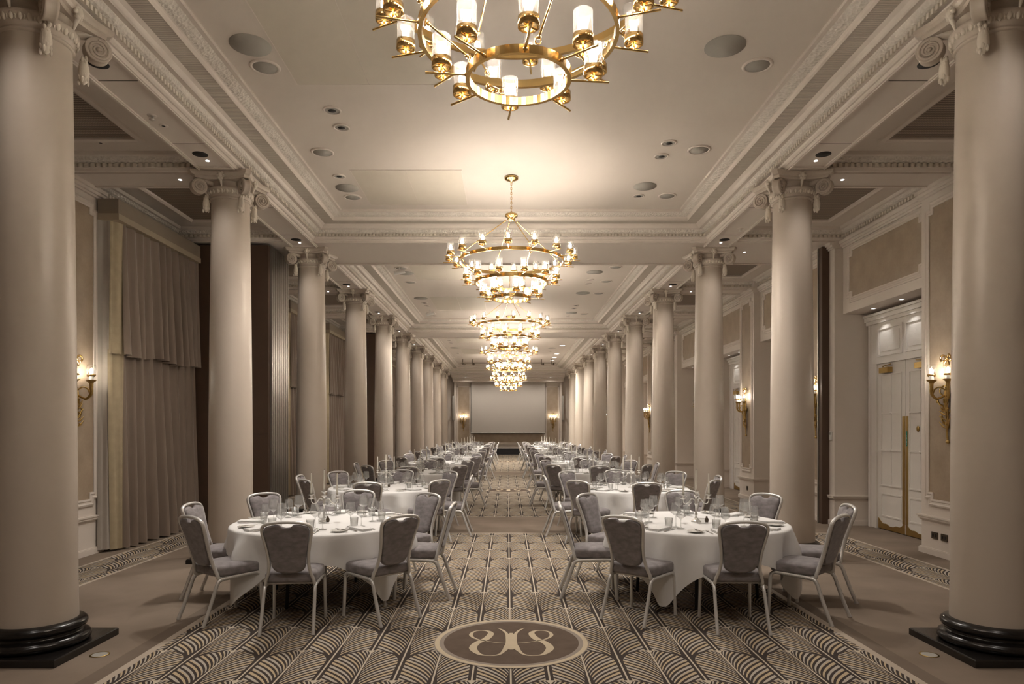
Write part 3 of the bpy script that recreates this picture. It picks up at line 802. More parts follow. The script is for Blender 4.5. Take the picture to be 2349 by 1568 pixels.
# doors and plain niches on the door side
def make_door(i, y0, y1):
    yc = YC[i + 1] + 1.89
    d = struct(empty('door_%d' % (i + 1), (XR, yc, 0)))
    y0, y1 = y0 - yc, y1 - yc
    hw, ht = .80, 2.80
    mb = MB()
    for a, b2 in ((-hw - .24, -hw), (hw, hw + .24)):               # architrave
        mb.box((-.05, a, 0), (0, b2, 3.55)); q = a if a < 0 else b2 - .05
        mb.box((-.08, q, 0), (-.05, q + .05, 3.55)); mb.box((-.065, (b2 - .06 if a < 0 else a), 0), (-.05, (b2 if a < 0 else a + .06), 2.85))
    mb.box((-.05, -hw, ht), (0, hw, 3.55)); mb.box((-.09, -1.38, 3.49), (0, 1.10, 3.55)); mb.box((-.12, -1.38, 3.55), (0, 1.10, 3.62)); mb.box((-.15, -1.38, 3.62), (0, 1.10, 3.66))
    mb.box((-.075, -hw, ht), (-.05, hw, ht + .07))
    for a, b2 in ((-hw + .04, -.04), (.04, hw - .04)):            # overdoor panels
        for q in ((a, ht + .12, b2, ht + .15), (a, 3.37, b2, 3.40), (a, ht + .15, a + .03, 3.37), (b2 - .03, ht + .15, b2, 3.37)):
            mb.box((-.068, q[0], q[1]), (-.05, q[2], q[3]))
        mb.box((-.058, a + .10, ht + .20), (-.05, b2 - .10, 3.32))
    mb.build('door_frame', 'doorw', d)
    for sg in (-1, 1):
        a, b2 = sorted((sg * .004, sg * hw))
        mb = MB().box((-.035, a, .012), (-.002, b2, ht))
        c, w2 = (a + b2) / 2, .055
        zs = [(.22, .62), (.74, 1.30), (1.36, 1.92), (1.98, 2.62)]
        L2, R2 = a + .10, b2 - .10
        for z0, z1 in zs[:1]:
            for q in ((L2, z0, R2, z0 + .025), (L2, z1 - .025, R2, z1), (L2, z0 + .025, L2 + .025, z1 - .025), (R2 - .025, z0 + .025, R2, z1 - .025)): mb.box((-.045, q[0], q[1]), (-.035, q[2], q[3]))
        for q in ((L2, .74, L2 + .022, 2.62), (R2 - .022, .74, R2, 2.62), (c - .011, .74, c + .011, 2.62), (L2, .74, R2, .765), (L2, 1.33, R2, 1.355), (L2, 1.95, R2, 1.975), (L2, 2.60, R2, 2.62)):
            dd = .002 if q[2] - q[0] > .1 else 0
            mb.box((-.047 - dd, q[0] + .001 - dd, q[1] - dd), (-.035, q[2] - .001 + dd, q[3] - dd))
        for zz in (.75, 1.342, 1.962): mb.ball((-.045, c, zz), .022, 8, 5)
        lf = mb.build('door_leaf', 'doorw', d)
        P = []                                                    # scalloped kick plate
        yy0, yy1 = a + .01, b2 - .01
        for q in range(41):
            u_ = q / 40; w_ = abs(2 * u_ - 1)
            z = .17 - .10 * (1 - w_ ** 1.5) + .028 * max(0, 1 - abs(u_ - .5) * 9) + .016 * cos(u_ * 6 * pi)
            P.append((yy0 + (yy1 - yy0) * u_, z))
        P = [(yy0, .012)] + [(yy1, .012)] + P[::-1]
        kp = MB(); kp.loops([[(-.041, p[0], p[1]) for p in P], [(-.034, p[0], p[1]) for p in P]], True, False, cap=True)
        kp.build('kick_plate', 'satin', lf)
        q = sg * .035
        MB().box((-.045, min(sg * .012, sg * .075), .17), (-.034, max(sg * .012, sg * .075), 1.90)).build('push_plate', 'satin', lf)
        if sg < 0:
            MB().box((-.047, -.062, 1.42), (-.044, -.030, 1.66)).build('exit_sign_strip', 'green', lf)
            mb = MB()
            for q in range(7): mb.box((-.0478, -.052, 1.45 + q * .022), (-.047, -.040, 1.462 + q * .022))
            mb.build('sign_lettering', 'white', lf)
            MB().lathe([(0, 0), (.03, 0), (.034, -.01), (.02, -.022), (0, -.024)], 16, Matrix.Translation((-.035, -.34, 1.70)) @ Matrix.Rotation(pi / 2, 4, 'Y') @ Matrix.Scale(1.4, 4, (1, 0, 0))).build('lock_cover', 'satin', lf)
        mb = MB().box((-.12, sg * (hw - .30) - .13, ht - .17), (-.036, sg * (hw - .30) + .13, ht - .08))
        mb.tube([(-.09, sg * (hw - .25), ht - .085), (-.095, sg * (hw - .25), ht - .055), (-.08, sg * (hw - .45), ht - .035)], .009, 6)
        mb.build('door_closer', 'satin', lf)
    return d
def lift_frame(o): return o
n_d = 0
down0 = None
for i, (a, b2) in enumerate(BAYS):
    if i % 2 == 1:
        make_door(i, a, b2)
    else:
        w = struct(empty('trim_%d' % (trim_no + i)))
        mb = MB()
        for z0, z1, d in ((0, .075, .028), (.455, .475, .018), (.475, .505, .036), (.505, .525, .048)):
            mb.box((XR - d, a, z0), (XR + .02, b2, z1))
        for q in ((a + .02, a + .16), (b2 - .16, b2 - .02)): mb.box((XR - .04, q[0], 0), (XR, q[1], 3.5)); mb.box((XR - .055, q[0] + .03, 0), (XR - .04, q[0] + .06, 3.5))
        for yy in (a + .12, b2 - .12):
            for z in (1.0, 1.9, 2.8): mb.ball((XR - .05, yy, z), .03, 8, 5)
        mb.build('niche_dado', 'paint', w)
    for yy in (YC[i + 2] - 1.28, YC[i + 2] - 2.10):
        lb = '%s lit header downlight in the door-side %s' % ('farther' if yy > YC[i + 2] - 1.5 else 'nearer', BAYN3[i])
        e = empty('header_downlight', (6.07, yy, 3.71), 0, lb, 'downlight', 'lit downlights in the door headers')
        MB().lathe([(.032, -.004), (.036, -.007), (.048, -.006), (.052, 0)], 24).build('rim', 'white', e)
        MB().lathe([(0, -.003), (.032, -.003), (.032, 0)], 20).build('lamp', 'ledw', e)
        if i in (1, 3, 5):
            light('header_lamp', 'SPOT', (-.0, 0, -.03), 5.5, (1.0, .97, .95), .03, e, (0, radians(-14), 0), radians(70), .8)

# sconces ----------------------------------------------------------------
def make_sconce():
    e = empty('wall_sconce', (0, 0, 0), 0, 'x', 'wall light')
    # local: +X out from the wall, Z up, wall at x=0 ; z = 0 at the arm joint
    mb = MB()
    mb.tube(catmull([(.03, 0, .40), (.028, 0, .15), (.035, 0, 0), (.04, 0, -.15), (.028, .01, -.32), (.022, -.01, -.50), (.02, 0, -.62)], 4), [.013, .013, .014, .015, .016, .018, .022, .026, .03, .032, .03, .028, .024, .022, .02, .018, .017, .016, .018, .016, .014, .013, .014, .012, .006][:25], 9)
    mb.ball((.03, 0, -.02), .045, 10, 7, (.8, 1, 1.3)); mb.ball((.025, 0, -.42), .03, 8, 6, (.8, 1, 1.6)); mb.ball((.022, 0, -.63), .028, 8, 6, (.8, 1.2, .9))
    mb.build('stem', 'oldbrass', e)
    mb = MB()
    for sg in (-1, 1):                                            # ribbon bow at the top
        mb.tube(catmull([(.03, 0, .46), (.045, sg * .06, .50), (.05, sg * .10, .46), (.04, sg * .08, .42), (.03, sg * .02, .44)], 5), .013, 7)
        mb.tube(catmull([(.03, 0, .44), (.035, sg * .03, .40), (.03, sg * .05, .36)], 4), .010, 6)
    mb.ball((.035, 0, .455), .024, 8, 6)
    mb.build('ribbon_bow', 'brass', e)
    mb = MB(); rnd = random.Random(3)
    for i in range(16):                                           # oak leaves round the lower stem
        an = i * 2.4; z = -.12 - .33 * (i / 16) ; r = .055 + .03 * rnd.random()
        p = Vector((.035 + .03 * abs(cos(an)), r * sin(an), z))
        q = p + Vector((.012, .05 * sin(an), .03 + .03 * rnd.random()))
        mb.tube([(.03, 0, z - .03), tuple(p), tuple(q)], [.005, .016, .004], 6, flat=.45)
    for i in range(5): mb.ball((.06, .07 * cos(i * 1.3), -.2 - .05 * i), .014, 7, 5)
    mb.tube(catmull([(.03, -.01, -.20), (.07, -.09, -.14), (.06, -.15, -.06), (.05, -.17, -.12)], 5), .012, 6)
    mb.tube(catmull([(.03, 0, -.05), (.07, -.07, .0), (.05, -.10, .07), (.03, -.05, .10), (.04, 0, .05)], 5), .010, 6)
    mb.build('leaf_spray', 'oldbrass', e)
    for ox, oy in ((.235, .0), (.125, .165), (.125, -.165)):
        r = math.hypot(ox, oy); ux, uy = ox / r, oy / r
        P = [(.04, 0, -.02), (.04 + ux * .08, uy * .08, -.06), (ux * r * .72, uy * r * .72, -.07), (ux * r * .98, uy * r * .98, -.01), (ux * r, uy * r, .08), (ux * r, uy * r, .135)]
        P2 = catmull(P, 5)
        mb = MB().tube(P2, [.011 + .012 * (i / len(P2)) for i in range(len(P2))], 9)
        mb.lathe([(.018, .12), (.030, .15), (.058, .170), (.060, .174), (.02, .172)], 20, c=(ux * r, uy * r))
        mb.tube(catmull([(.04, 0, .03), (.04 + ux * .07, uy * .07, .08), (ux * r * .8, uy * r * .8, .06), (ux * r * .95, uy * r * .95, -.02)], 4), .007, 6)
        arm = mb.build('arm', 'oldbrass', e)
        MB().lathe([(.026, .172), (.026, .225), (.0, .225)], 14, c=(ux * r, uy * r)).build('candle_sleeve', 'wax', arm)
        mb = MB().lathe([(.030, .222), (.047, .228), (.050, .236), (.049, .246), (.030, .243)], 22, c=(ux * r, uy * r))
        mb.build('gallery', 'brass', arm)
        MB().lathe([(.044, .243), (.052, .27), (.058, .31), (.054, .345), (.046, .375)], 22, c=(ux * r, uy * r)).build('glass_shade', 'shade', arm)
        MB().ball((ux * r, uy * r, .29), .020, 10, 8, (1, 1, 1.8)).build('bulb', 'bulb', arm)
        light('sconce_lamp', 'POINT', (ux * r, uy * r, .30), 1.9, WARM, .025, e)
    return e
sc0 = None
for s, side in SIDES:
    for k in range(2, 11):
        lb = 'brass horn wall sconce with lit glasses beside the %s %s-side column' % (ORD[k - 1], side)
        loc = (s * (XW - .005), YC[k] - (.11 if k == 2 else .03), 2.165); rz = pi if s > 0 else 0.0
        if sc0 is None:
            sc0 = make_sconce(); sc0['label'] = lb; sc0['group'] = 'brass horn wall sconces'; sc0.location = loc; sc0.rotation_euler = (0, 0, rz)
            kids(sc0)
        else: dup(sc0, loc, rz, lb)
for s, side in SIDES:
    dup(sc0, (s * 2.86 if s < 0 else 2.88, Y_END - .02, 2.14), -pi / 2, 'brass horn wall sconce on the end wall, %s side of the screen' % side)

# sockets, thermostat
for yy, n_ in ((9.18, 'first'), (8.98, 'second')):
    e = empty('wall_socket', (XW - .002, yy, .27), 0, 'bronze socket plate under the dado of the front sconce pilaster, %s from the doors' % n_, 'socket', 'bronze sockets')
    MB().box((-.01, -.065, -.045), (0, .065, .045)).build('plate', 'socket', e)
    mb = MB()
    for q in (-.03, .03): mb.box((-.013, q - .012, -.02), (-.01, q + .012, .02))
    mb.build('outlet', 'dark', e)
e = empty('wall_socket', (XW - .002, 16.35, .27), 0, 'bronze socket plate under the dado beside the fourth door-side column', 'socket', 'bronze sockets')
MB().box((-.01, -.04, -.05), (0, .04, .05)).build('plate', 'socket', e)
MB().box((-.013, -.015, -.02), (-.01, .015, .02)).build('outlet', 'dark', e)
e = empty('thermostat', (XW - .0, 12.13, 1.57), 0, 'white wall thermostat between the double doors and the dark partition edge', 'thermostat')
MB().bbox((-.02, -.05, -.08), (0, .05, .08), .008).build('housing', 'white', e)
MB().box((-.022, -.028, .02), (-.018, .028, .065)).build('display', 'speaker', e)

# ------------------------------------------------------------------ curtains and pelmets
def make_curtain(w=2.46):
    e = empty('curtain', (0, 0, 0), 0, 'x', 'curtain')
    rnd = random.Random(11)
    def pleats(y0, y1, z0, z1, off, amp, n, mat, name, hem=0.0, flare=0.0, seed=1, slope=0.0):
        rr = random.Random(seed); ph = [rr.uniform(-.5, .5) for _ in range(60)]
        ny, nz = n * 10, 14; L = []
        for a in range(nz + 1):
            t_ = a / nz; row = []
            for b_ in range(ny + 1):
                u_ = b_ / ny; k_ = u_ * n; i_ = int(k_) % 50
                z = z1 + (z0 - z1) * t_
                if hem and a == nz: z += hem * (0.5 + .5 * sin(k_ * 1.1 + seed))
                am = amp * (0.45 + .75 * t_) * (1 + .35 * sin(k_ * .7 + seed))
                yy = y0 + (y1 - y0) * u_ + .045 * t_ * sin(k_ * .9 + 2 * seed) + .02 * sin(k_ * 2.3 + t_ * 2 + seed)
                sw = sin(2 * pi * k_ + .9 * t_ * sin(k_ * .8) + .8 * sin(k_ * .55 + seed)); sw = (1 if sw > 0 else -1) * abs(sw) ** .7
                x = off + slope * u_ + am * sw + .02 * t_ * sin(k_ * 1.7) + flare * t_
                row.append((x, yy, z))
            L.append(row)
        return MB().loops(L, False, True).build(name, mat, e)
    pleats(.10, w, 2.72, 4.60, .235, .070, 11, 'curtain', 'upper_drape', .05, .03, 3)
    pleats(.12, w + .02, .03, 2.86, .180, .068, 9, 'curtain', 'lower_drape', 0, .05, 5)
    pleats(-.08, .13, 2.74, 4.60, .165, .010, 2, 'curtgold', 'upper_lining', 0, .01, 2, .10)
    pleats(-.075, .135, .03, 2.80, .150, .014, 2, 'curtgold', 'lower_lining', 0, .01, 4, .09)
    pleats(-.12, -.05, .04, 4.60, .03, .008, 2, 'curtgrey', 'sheer', 0, .0, 6, .14)
    return e
cu0 = None; pe0 = None
for i, (a, b2) in enumerate(BAYS):
    nm = BAYN3[i]; y0 = a
    lc = 'pleated taupe curtain with cream lining, %s' % nm
    lp = 'taupe fabric pelmet box over the curtain, %s' % nm
    if cu0 is None:
        cu0 = make_curtain(); cu0.location = (-XW, y0, 0); cu0['label'] = lc; cu0['group'] = 'taupe curtains along the windows'; kids(cu0)
        pe0 = empty('pelmet', (-XW, y0 - .12, 0), 0, lp, 'pelmet', 'fabric pelmets over the curtains')
        MB().box((.03, 0, 4.655), (.315, 2.50, 4.858)).build('pelmet_box', 'pelmet', pe0)
        MB().box((.03, -.004, 4.57), (.322, 2.505, 4.655)).build('lower_band', 'pelmetb', pe0)
    else:
        dup(cu0, (-XW, y0, 0), 0, lc); dup(pe0, (-XW, y0 - .12, 0), 0, lp)

# folding partitions ---------------------------------------------------------
for bi, (y0, nm) in enumerate(((12.02, 'third'), (23.35, 'sixth'))):
    e = empty('folding_partition', (0, y0, 0), 0, 'stacked brown folding partition with metal edges behind the %s curtain-side column' % nm, 'partition', 'folded partitions')
    MB().box((-5.70, 0, .02), (-4.26, .10, 4.93)).build('end_panel', 'brown', e)
    MB().box((-5.0 + .0, -.004, 1.60), (-4.27, 0, 1.607)).build('panel_joint', 'dark', e)
    for q in range(8):
        yy = .115 + q * .115
        p = MB().box((-5.70, yy, .02), (-4.27, yy + .10, 4.93)).build('panel', 'brown', e)
        mb = MB().box((-4.27, yy, .02), (-4.235, yy + .035, 4.93)).box((-4.27, yy + .065, .02), (-4.235, yy + .10, 4.93)).box((-4.27, yy + .035, .02), (-4.255, yy + .065, 4.93))
        mb.build('edge_strip', 'foldalu', p)
    e2 = empty('partition_jamb', (0, y0 + .15, 0), 0, 'narrow dark partition jamb on the door-side wall by the %s column' % nm, 'partition jamb')
    MB().box((XW - .13, .02, 0), (XW - .002, .14, 4.95)).build('jamb', 'brown', e2)
    MB().box((XW - .145, .15, 0), (XW - .002, .19, 4.95)).build('edge_strip', 'foldalu', e2)

# ------------------------------------------------------------------ chandeliers
RINGS = ((.752, 4.10, 16, 0.0, .145), (.52, 3.80, 12, pi / 12, .135), (.27, 3.575, 8, .2, .135))
def make_chandelier():
    e = empty('chandelier', (0, 0, ZCE), 0, 'x', 'chandelier')
    Z = ZCE
    MB().lathe([(0, -.002), (.095, -.002), (.10, -.012), (.098, -.035), (.075, -.045), (.06, -.055), (.02, -.06), (.012, -.085), (0, -.085)], 28).build('canopy', 'brass', e)
    mb = MB(); zz = -.08; i = 0
    while zz > 4.79 - Z:
        L = [((.011 * cos(a)), 0, zz - .022 + .022 * sin(a)) for a in [2 * pi * q / 10 for q in range(10)]]
        mb.tube(L, .0038, 5, Matrix.Rotation((i % 2) * pi / 2, 4, 'Z'), closed=True); zz -= .034; i += 1
    mb.build('chain', 'brass', e)
    MB().lathe([(0, 4.80 - Z), (.012, 4.80 - Z), (.02, 4.785 - Z), (.085, 4.78 - Z), (.092, 4.765 - Z), (.09, 4.745 - Z), (.05, 4.735 - Z), (.055, 4.70 - Z), (.03, 4.685 - Z), (0, 4.68 - Z)], 26).build('hub', 'brass', e)
    hubz = 4.71 - Z
    for ri, (r, z, n, ph, arm) in enumerate(RINGS):
        z -= Z; hh = .022 if ri else .022
        mb = MB(); nn = 72
        mb.lathe([(r - .011, z - hh), (r + .011, z - hh), (r + .011, z + hh), (r - .011, z + hh), (r - .011, z - hh)], nn, smooth=False)
        rg = mb.build('ring', 'brass', e)
        for me_ in rg.data.polygons: me_.use_smooth = False
        for q in range(4):                                    # suspension rods
            a = radians(20 + 90 * q)
            if ri == 0: p0 = (.05 * cos(a), .05 * sin(a), hubz)
            else:
                rp, zp = RINGS[ri - 1][0], RINGS[ri - 1][1] - Z
                p0 = ((rp - .02) * cos(a), (rp - .02) * sin(a), zp - .03)
            p1 = ((r - .0) * cos(a), (r - .0) * sin(a), z + .055)
            if ri == 0: p1 = ((r - .01) * cos(a), (r - .01) * sin(a), z + .06)
            v0 = Vector(p0); v1 = Vector(p1)
            mb = MB().tube([tuple(v0.lerp(v1, .05)), tuple(v0.lerp(v1, .95))], .0065, 7)
            mb.ball(tuple(v0.lerp(v1, .06)), .013, 8, 5); mb.ball(tuple(v0.lerp(v1, .94)), .013, 8, 5)
            for c_ in (v0, v1):
                mb.tube([(c_.x + .017 * cos(t_) * -sin(a), c_.y + .017 * cos(t_) * cos(a), c_.z + .017 * sin(t_) - .004) for t_ in [2 * pi * w / 10 for w in range(10)]], .004, 5, closed=True)
            mb.build('suspension_rod', 'brass', e)
    return e
def lamp_meshes():
    mb = MB()
    mb.tube([(-.14, 0, 0), (.085, 0, 0)], .0065, 8)
    mb.ball((-.13, 0, 0), .014, 8, 5)
    mb.tube([(0, 0, 0), (0, 0, .045)], [.007, .009], 8)
    mb.lathe([(.046, .030), (.052, .030), (.052, .078), (.047, .078), (.046, .030)], 24, smooth=True)
    for q in range(3):
        a = q * 2 * pi / 3; mb.tube([(0, 0, .036), (.048 * cos(a), .048 * sin(a), .036)], .005, 5)
    mb.lathe([(0, .044), (.020, .046), (.022, .062), (.014, .075), (0, .076)], 14)
    cup = mb.mesh('lamp'); cup.materials.append(M['brass'])
    g = MB().lathe([(.0465, .050), (.0465, .195), (.0475, .196), (.0485, .195), (.0485, .070)], 24).mesh('glass_shade'); g.materials.append(M['shade'])
    b = MB().ball((0, 0, .120), .019, 10, 8, (1, 1, 2.2)).mesh('bulb'); b.materials.append(M['bulb'])
    return cup, g, b
CUP, SHD, BLB = lamp_meshes()
LPS = []
for w_ in CHANDELIER_W:
    l_ = bpy.data.lights.new('chandelier_lamp', 'POINT'); l_.energy = w_; l_.color = WARM; l_.shadow_soft_size = .03; LPS.append(l_)
def add_lamps(e, rots):
    for ri, (r, z, n, ph, arm) in enumerate(RINGS):
        rot = radians(rots[ri]) - ph
        for q in range(n):
            a = ph + 2 * pi * q / n + rot; rr = r + arm
            l = bpy.data.objects.new('lamp', CUP); COL.objects.link(l); l.parent = e
            l.location = (rr * cos(a), rr * sin(a), z - ZCE - .0); l.rotation_euler = (0, 0, a)
            for nm, me in (('glass_shade', SHD), ('bulb', BLB)):
                o = bpy.data.objects.new(nm, me); COL.objects.link(o); o.parent = l
            if 1:
                o = bpy.data.objects.new('chandelier_lamp', LPS[ri]); COL.objects.link(o); o.parent = l; o.location = (0, 0, .175)
ch0 = make_chandelier(); ch0['group'] = 'three-tier brass chandeliers along the middle of the ceiling'; kids(ch0)
CHY = [3.62, 9.80, 15.9, 22.0, 28.1, 34.4]
chs = []
for i, y in enumerate(CHY):
    lb = '%s three-tier polished brass chandelier with lit glass cylinders' % ['cropped front', 'complete second', 'third', 'fourth', 'fifth', 'sixth and farthest'][i]
    c = ch0 if i == 0 else dup(ch0, label=lb)
    c['label'] = lb; c.location = (.004, y, ZCE); chs.append(c)
for c, rt in zip(chs, ((16.5, 12.7, 6), (19.5, 15, 9), (5, 20, 14), (14, 4, 28), (2, 11, 3), (9, 25, 20))): add_lamps(c, rt)

# column spots (narrow lamps in the soffits)
for x, y, tx in ((3.50, YC[4] - .60, 1), (-3.50, YC[5] - .62, 1), (-3.5, YC[6] - .62, 1), (3.50, YC[5] - .62, .4), (3.5, YC[7] - .62, .8), (-3.5, YC[7] - .62, .6)):
    light('soffit_spot', 'SPOT', (x, y, ZS - .05), 22.0 * tx, (1.0, .84, .74), .02, None, (radians(14), 0, 0), radians(34), 1.0)

# ------------------------------------------------------------------ tables and chairs
def make_chair():
    e = empty('banquet_chair', (0, 0, 0), 0, 'x', 'chair')
    # seat cushion: +Y towards the table
    mb = MB(); L = []
    def outl(i):
        P = []
        fw, bw, y0, y1, r = .232 - i, .215 - i, -.20 + i, .215 - i, .05
        for cx, cy, a0, w in ((fw - r, y1 - r, 0, 1), (-(fw - r), y1 - r, 1, 1), (-(bw - r), y0 + r, 2, 1), (bw - r, y0 + r, 3, 1)):
            for k in range(5):
                an = (a0 + k / 4) * pi / 2; P.append((cx + r * cos(an), cy + r * sin(an)))
        return P
    for i, z in ((.02, .405), (.004, .412), (0, .43), (0, .475), (.006, .49), (.02, .50), (.06, .508), (.12, .512)):
        L.append([(p[0], p[1], z) for p in outl(i)])
    mb.loops(L, True, True, cap=True)
    mb.build('seat', 'velvet', e)
    def hy(z): return -.195 - (z - .42) * .27 - .05 * max(0, z - .42) ** 2
    H = [(.200, .395), (.196, .43), (.173, .50), (.162, .58), (.167, .67), (.182, .76), (.196, .83), (.200, .868), (.193, .898), (.169, .918), (.126, .931), (.062, .938)]
    half = [(x, hy(z), z) for x, z in H]
    path = half + [(0, hy(.940), .940)] + [(-p[0], p[1], p[2]) for p in half[::-1]]
    path = [(.195, -.12, .392)] + path + [(-.195, -.12, .392)]
    mb = MB().tube(catmull(path, 3), .0142, 9, flat=1.25, up=(0, 1, 0))
    mb.build('back_frame', 'alu', e)
    # upholstered back panel
    HP = [(.0, .492), (.06, .495), (.108, .505), (.138, .525), (.155, .555), (.162, .60), (.172, .67), (.188, .76), (.203, .83), (.207, .862), (.200, .888), (.178, .903), (.13, .913), (.085, .917), (.06, .912), (.042, .897), (.02, .893), (0, .892)]
    pr = catmull([(x * .885, z) for x, z in HP], 2)
    out = [(x, z) for x, z in pr] + [(-x, z) for x, z in pr[::-1][1:-1]]
    mb = MB()
    c = (0, .72)
    def lp(sc_, dy): return [((x - c[0]) * sc_ + c[0], hy((z - c[1]) * sc_ + c[1]) + dy, (z - c[1]) * sc_ + c[1]) for x, z in out]
    mb.loops([lp(.94, -.021), lp(.985, -.018), lp(1, -.008), lp(1, .010), lp(.985, .022), lp(.93, .030), lp(.7, .034)], True, True)
    mb.add(lp(.94, -.021), [tuple(range(len(out)))[::-1]]); mb.add(lp(.7, .034), [tuple(range(len(out)))])
    mb.build('backrest', 'velvet', e)
    # side rails with rounded shoulders; four legs
    mb = MB()
    for s in (-1, 1):
        mb.tube(catmull([(s * .222, .205, .33), (s * .221, .202, .365), (s * .219, .18, .392), (s * .217, .14, .398), (s * .212, -.05, .392), (s * .207, -.15, .386), (s * .207, -.19, .372), (s * .208, -.215, .33)], 4), .0148, 8, flat=1.2)
        mb.box((s * .20, -.16, .385), (s * .215, .15, .405))
    mb.tube([(-.215, .12, .395), (.215, .12, .395)], .010, 6); mb.tube([(-.205, -.13, .39), (.205, -.13, .39)], .010, 6)
    mb.build('seat_frame', 'alu', e)
    for s in (-1, 1):
        MB().tube([(s * .222, .205, .34), (s * .224, .212, .18), (s * .227, .222, .012)], .0148, 8, flat=1.2).tube([(s * .227, .222, .014), (s * .227, .222, .0)], .0162, 8, flat=1.2).build('leg', 'alu', e)
        MB().tube(catmull([(s * .208, -.213, .335), (s * .210, -.238, .26), (s * .213, -.29, .12), (s * .216, -.335, .012)], 3), .0148, 8, flat=1.2).tube([(s * .216, -.334, .014), (s * .216, -.338, .0)], .0162, 8, flat=1.2).build('leg', 'alu', e)
    return e
def make_table():
    e = empty('round_table', (0, 0, 0), 0, 'x', 'table')
    MB().lathe([(0, .715), (.885, .715), (.895, .72), (.895, .738), (.885, .743), (0, .743)], 64).build('tabletop', 'wood', e)
    for q in range(4):
        a = pi / 4 + q * pi / 2 + .2
        MB().tube([(.55 * cos(a), .55 * sin(a), .715), (.60 * cos(a), .60 * sin(a), 0)], .017, 8).build('leg', 'dark', e)
    return e
def cloth_mesh(rot, seed):
    rr = random.Random(seed); n = 240; L = []
    hs = 1.135
    ph = [rr.uniform(0, 6.28) for _ in range(4)]
    def ray(th):
        a = th - rot; c_, s_ = abs(cos(a)), abs(sin(a))
        # square cloth with slightly rounded corners
        d = hs / max(c_, s_)
        return min(d, 1.57 - .02)
    tops = [(.0, .7485), (.45, .7485), (.80, .7485), (.885, .7485)]
    for r, z in tops: L.append([(r * cos(2 * pi * i / n), r * sin(2 * pi * i / n), z) for i in range(n)])
    for k, (dr, dz) in enumerate(((.905, .746), (.916, .738), (.920, .725))):
        L.append([(dr * cos(2 * pi * i / n), dr * sin(2 * pi * i / n), dz) for i in range(n)])
    m_ = 12
    for k in range(1, m_ + 1):
        row = []
        for i in range(n):
            th = 2 * pi * i / n; a = th - rot
            drop = ray(th) - .90; t_ = drop * k / m_
            near = abs(cos(2 * a))                       # 1 mid-side, 0 at the corner
            cor = 1 - near
            am = (.070 + .020 * cor ** 2) * min(1, t_ / .2)
            w_ = sin(9 * a + ph[0]) * .45 + sin(15 * a + ph[1]) * .38 + sin(29 * a + ph[2]) * .12 + sin(8 * a + pi / 2) * .5 * cor
            r = .920 + .006 + t_ * (.05 - .05 * cor) + am * w_
            row.append((r * cos(th), r * sin(th), max(.012, .725 - t_ * .985)))
        L.append(row)
    mb = MB().loops(L, True, True)
    return mb
TY = {-1: [7.05, 11.12, 15.0, 19.1, 23.1, 27.7, 31.9, 36.1], 1: [7.05, 11.05, 15.2, 19.4, 23.5, 27.7, 31.9, 36.1]}
TX = 1.90
chair0 = make_chair(); kids(chair0); used = [False]
table0 = make_table(); kids(table0); tused = [False]
SEATN = {0: 'aisle-side', 1: 'screen-end aisle-side', 2: 'screen-end', 3: 'screen-end column-side', 4: 'column-side', 5: 'near column-side', 6: 'near-end', 7: 'near aisle-side'}
# candelabrum
def make_candelabra():
    e = empty('candelabrum', (0, 0, 0), 0, 'x', 'candelabrum')
    mb = MB().lathe([(0, 0), (.052, 0), (.054, .006), (.044, .012), (.03, .020), (.016, .035), (.011, .055), (.016, .07), (.010, .085), (.009, .16), (.014, .175), (.02, .185), (.012, .20), (.018, .215), (.010, .23), (.012, .25), (.026, .262), (.028, .268), (.014, .272), (.012, .30), (.03, .306), (.031, .31), (.012, .312), (.0, .312)], 22)
    st_ = mb.build('stem', 'silver', e)
    for s in (-1, 1):
        P = catmull([(0, 0, .215), (s * .035, 0, .235), (s * .055, 0, .23), (s * .08, 0, .195), (s * .11, 0, .185), (s * .13, 0, .205), (s * .134, 0, .235)], 5)
        mb = MB().tube(P, .0055, 7)
        mb.lathe([(.006, .23), (.030, .236), (.032, .240), (.012, .243), (.014, .258), (.012, .268), (.028, .273), (.029, .277), (.011, .279), (0, .279)], 18, c=(s * .134, 0))
        mb.build('arm', 'silver', e)
    return e
def make_wine(h, rb, rt, name, label):
    e = empty(name, (0, 0, 0), 0, label, 'wine glass')
    bh = h * .56; sb = h - bh
    MB().lathe([(.004, sb - .002), (.008, sb + .004), (rb * .985, sb + bh * .265), (rb, sb + bh * .285), (rb, sb + bh * .295), (rb * .985, sb + bh * .32), (rt, h - .001), (rt - .0004, h + .0006), (rt - .0014, h), (rb - .002, sb + bh * .30), (rb - .003, sb + bh * .275), (.008, sb + .010), (0, sb + .006)], 24).build('bowl', 'glass', e)
    MB().lathe([(0, 0), (.036, 0), (.037, .0015), (.015, .005), (.0045, .014), (.0035, sb * .5), (.0045, sb - .004), (.006, sb + .002)], 18).build('stem', 'crystal', e)
    return e
cand0 = make_candelabra(); kids(cand0)
wl0 = make_wine(.235, .051, .039, 'wine_glass', 'x'); kids(wl0)
ws0 = make_wine(.195, .044, .034, 'wine_glass', 'x'); kids(ws0)
tm0 = MB().lathe([(0, .0), (.030, .0), (.032, .004), (.040, .10), (.0385, .10), (.031, .010), (0, .009)], 22).build('tumbler', 'crystal'); tag(tm0, 'x', 'tumbler')
cd0 = MB().lathe([(0, 0), (.0115, 0), (.0095, .10), (.007, .21), (.003, .222), (0, .224)], 14).build('candle', 'wax'); tag(cd0, 'x', 'candle')
MB().tube([(0, 0, .22), (.001, 0, .232)], .0012, 5).build('wick', 'dark', cd0); kids(cd0)
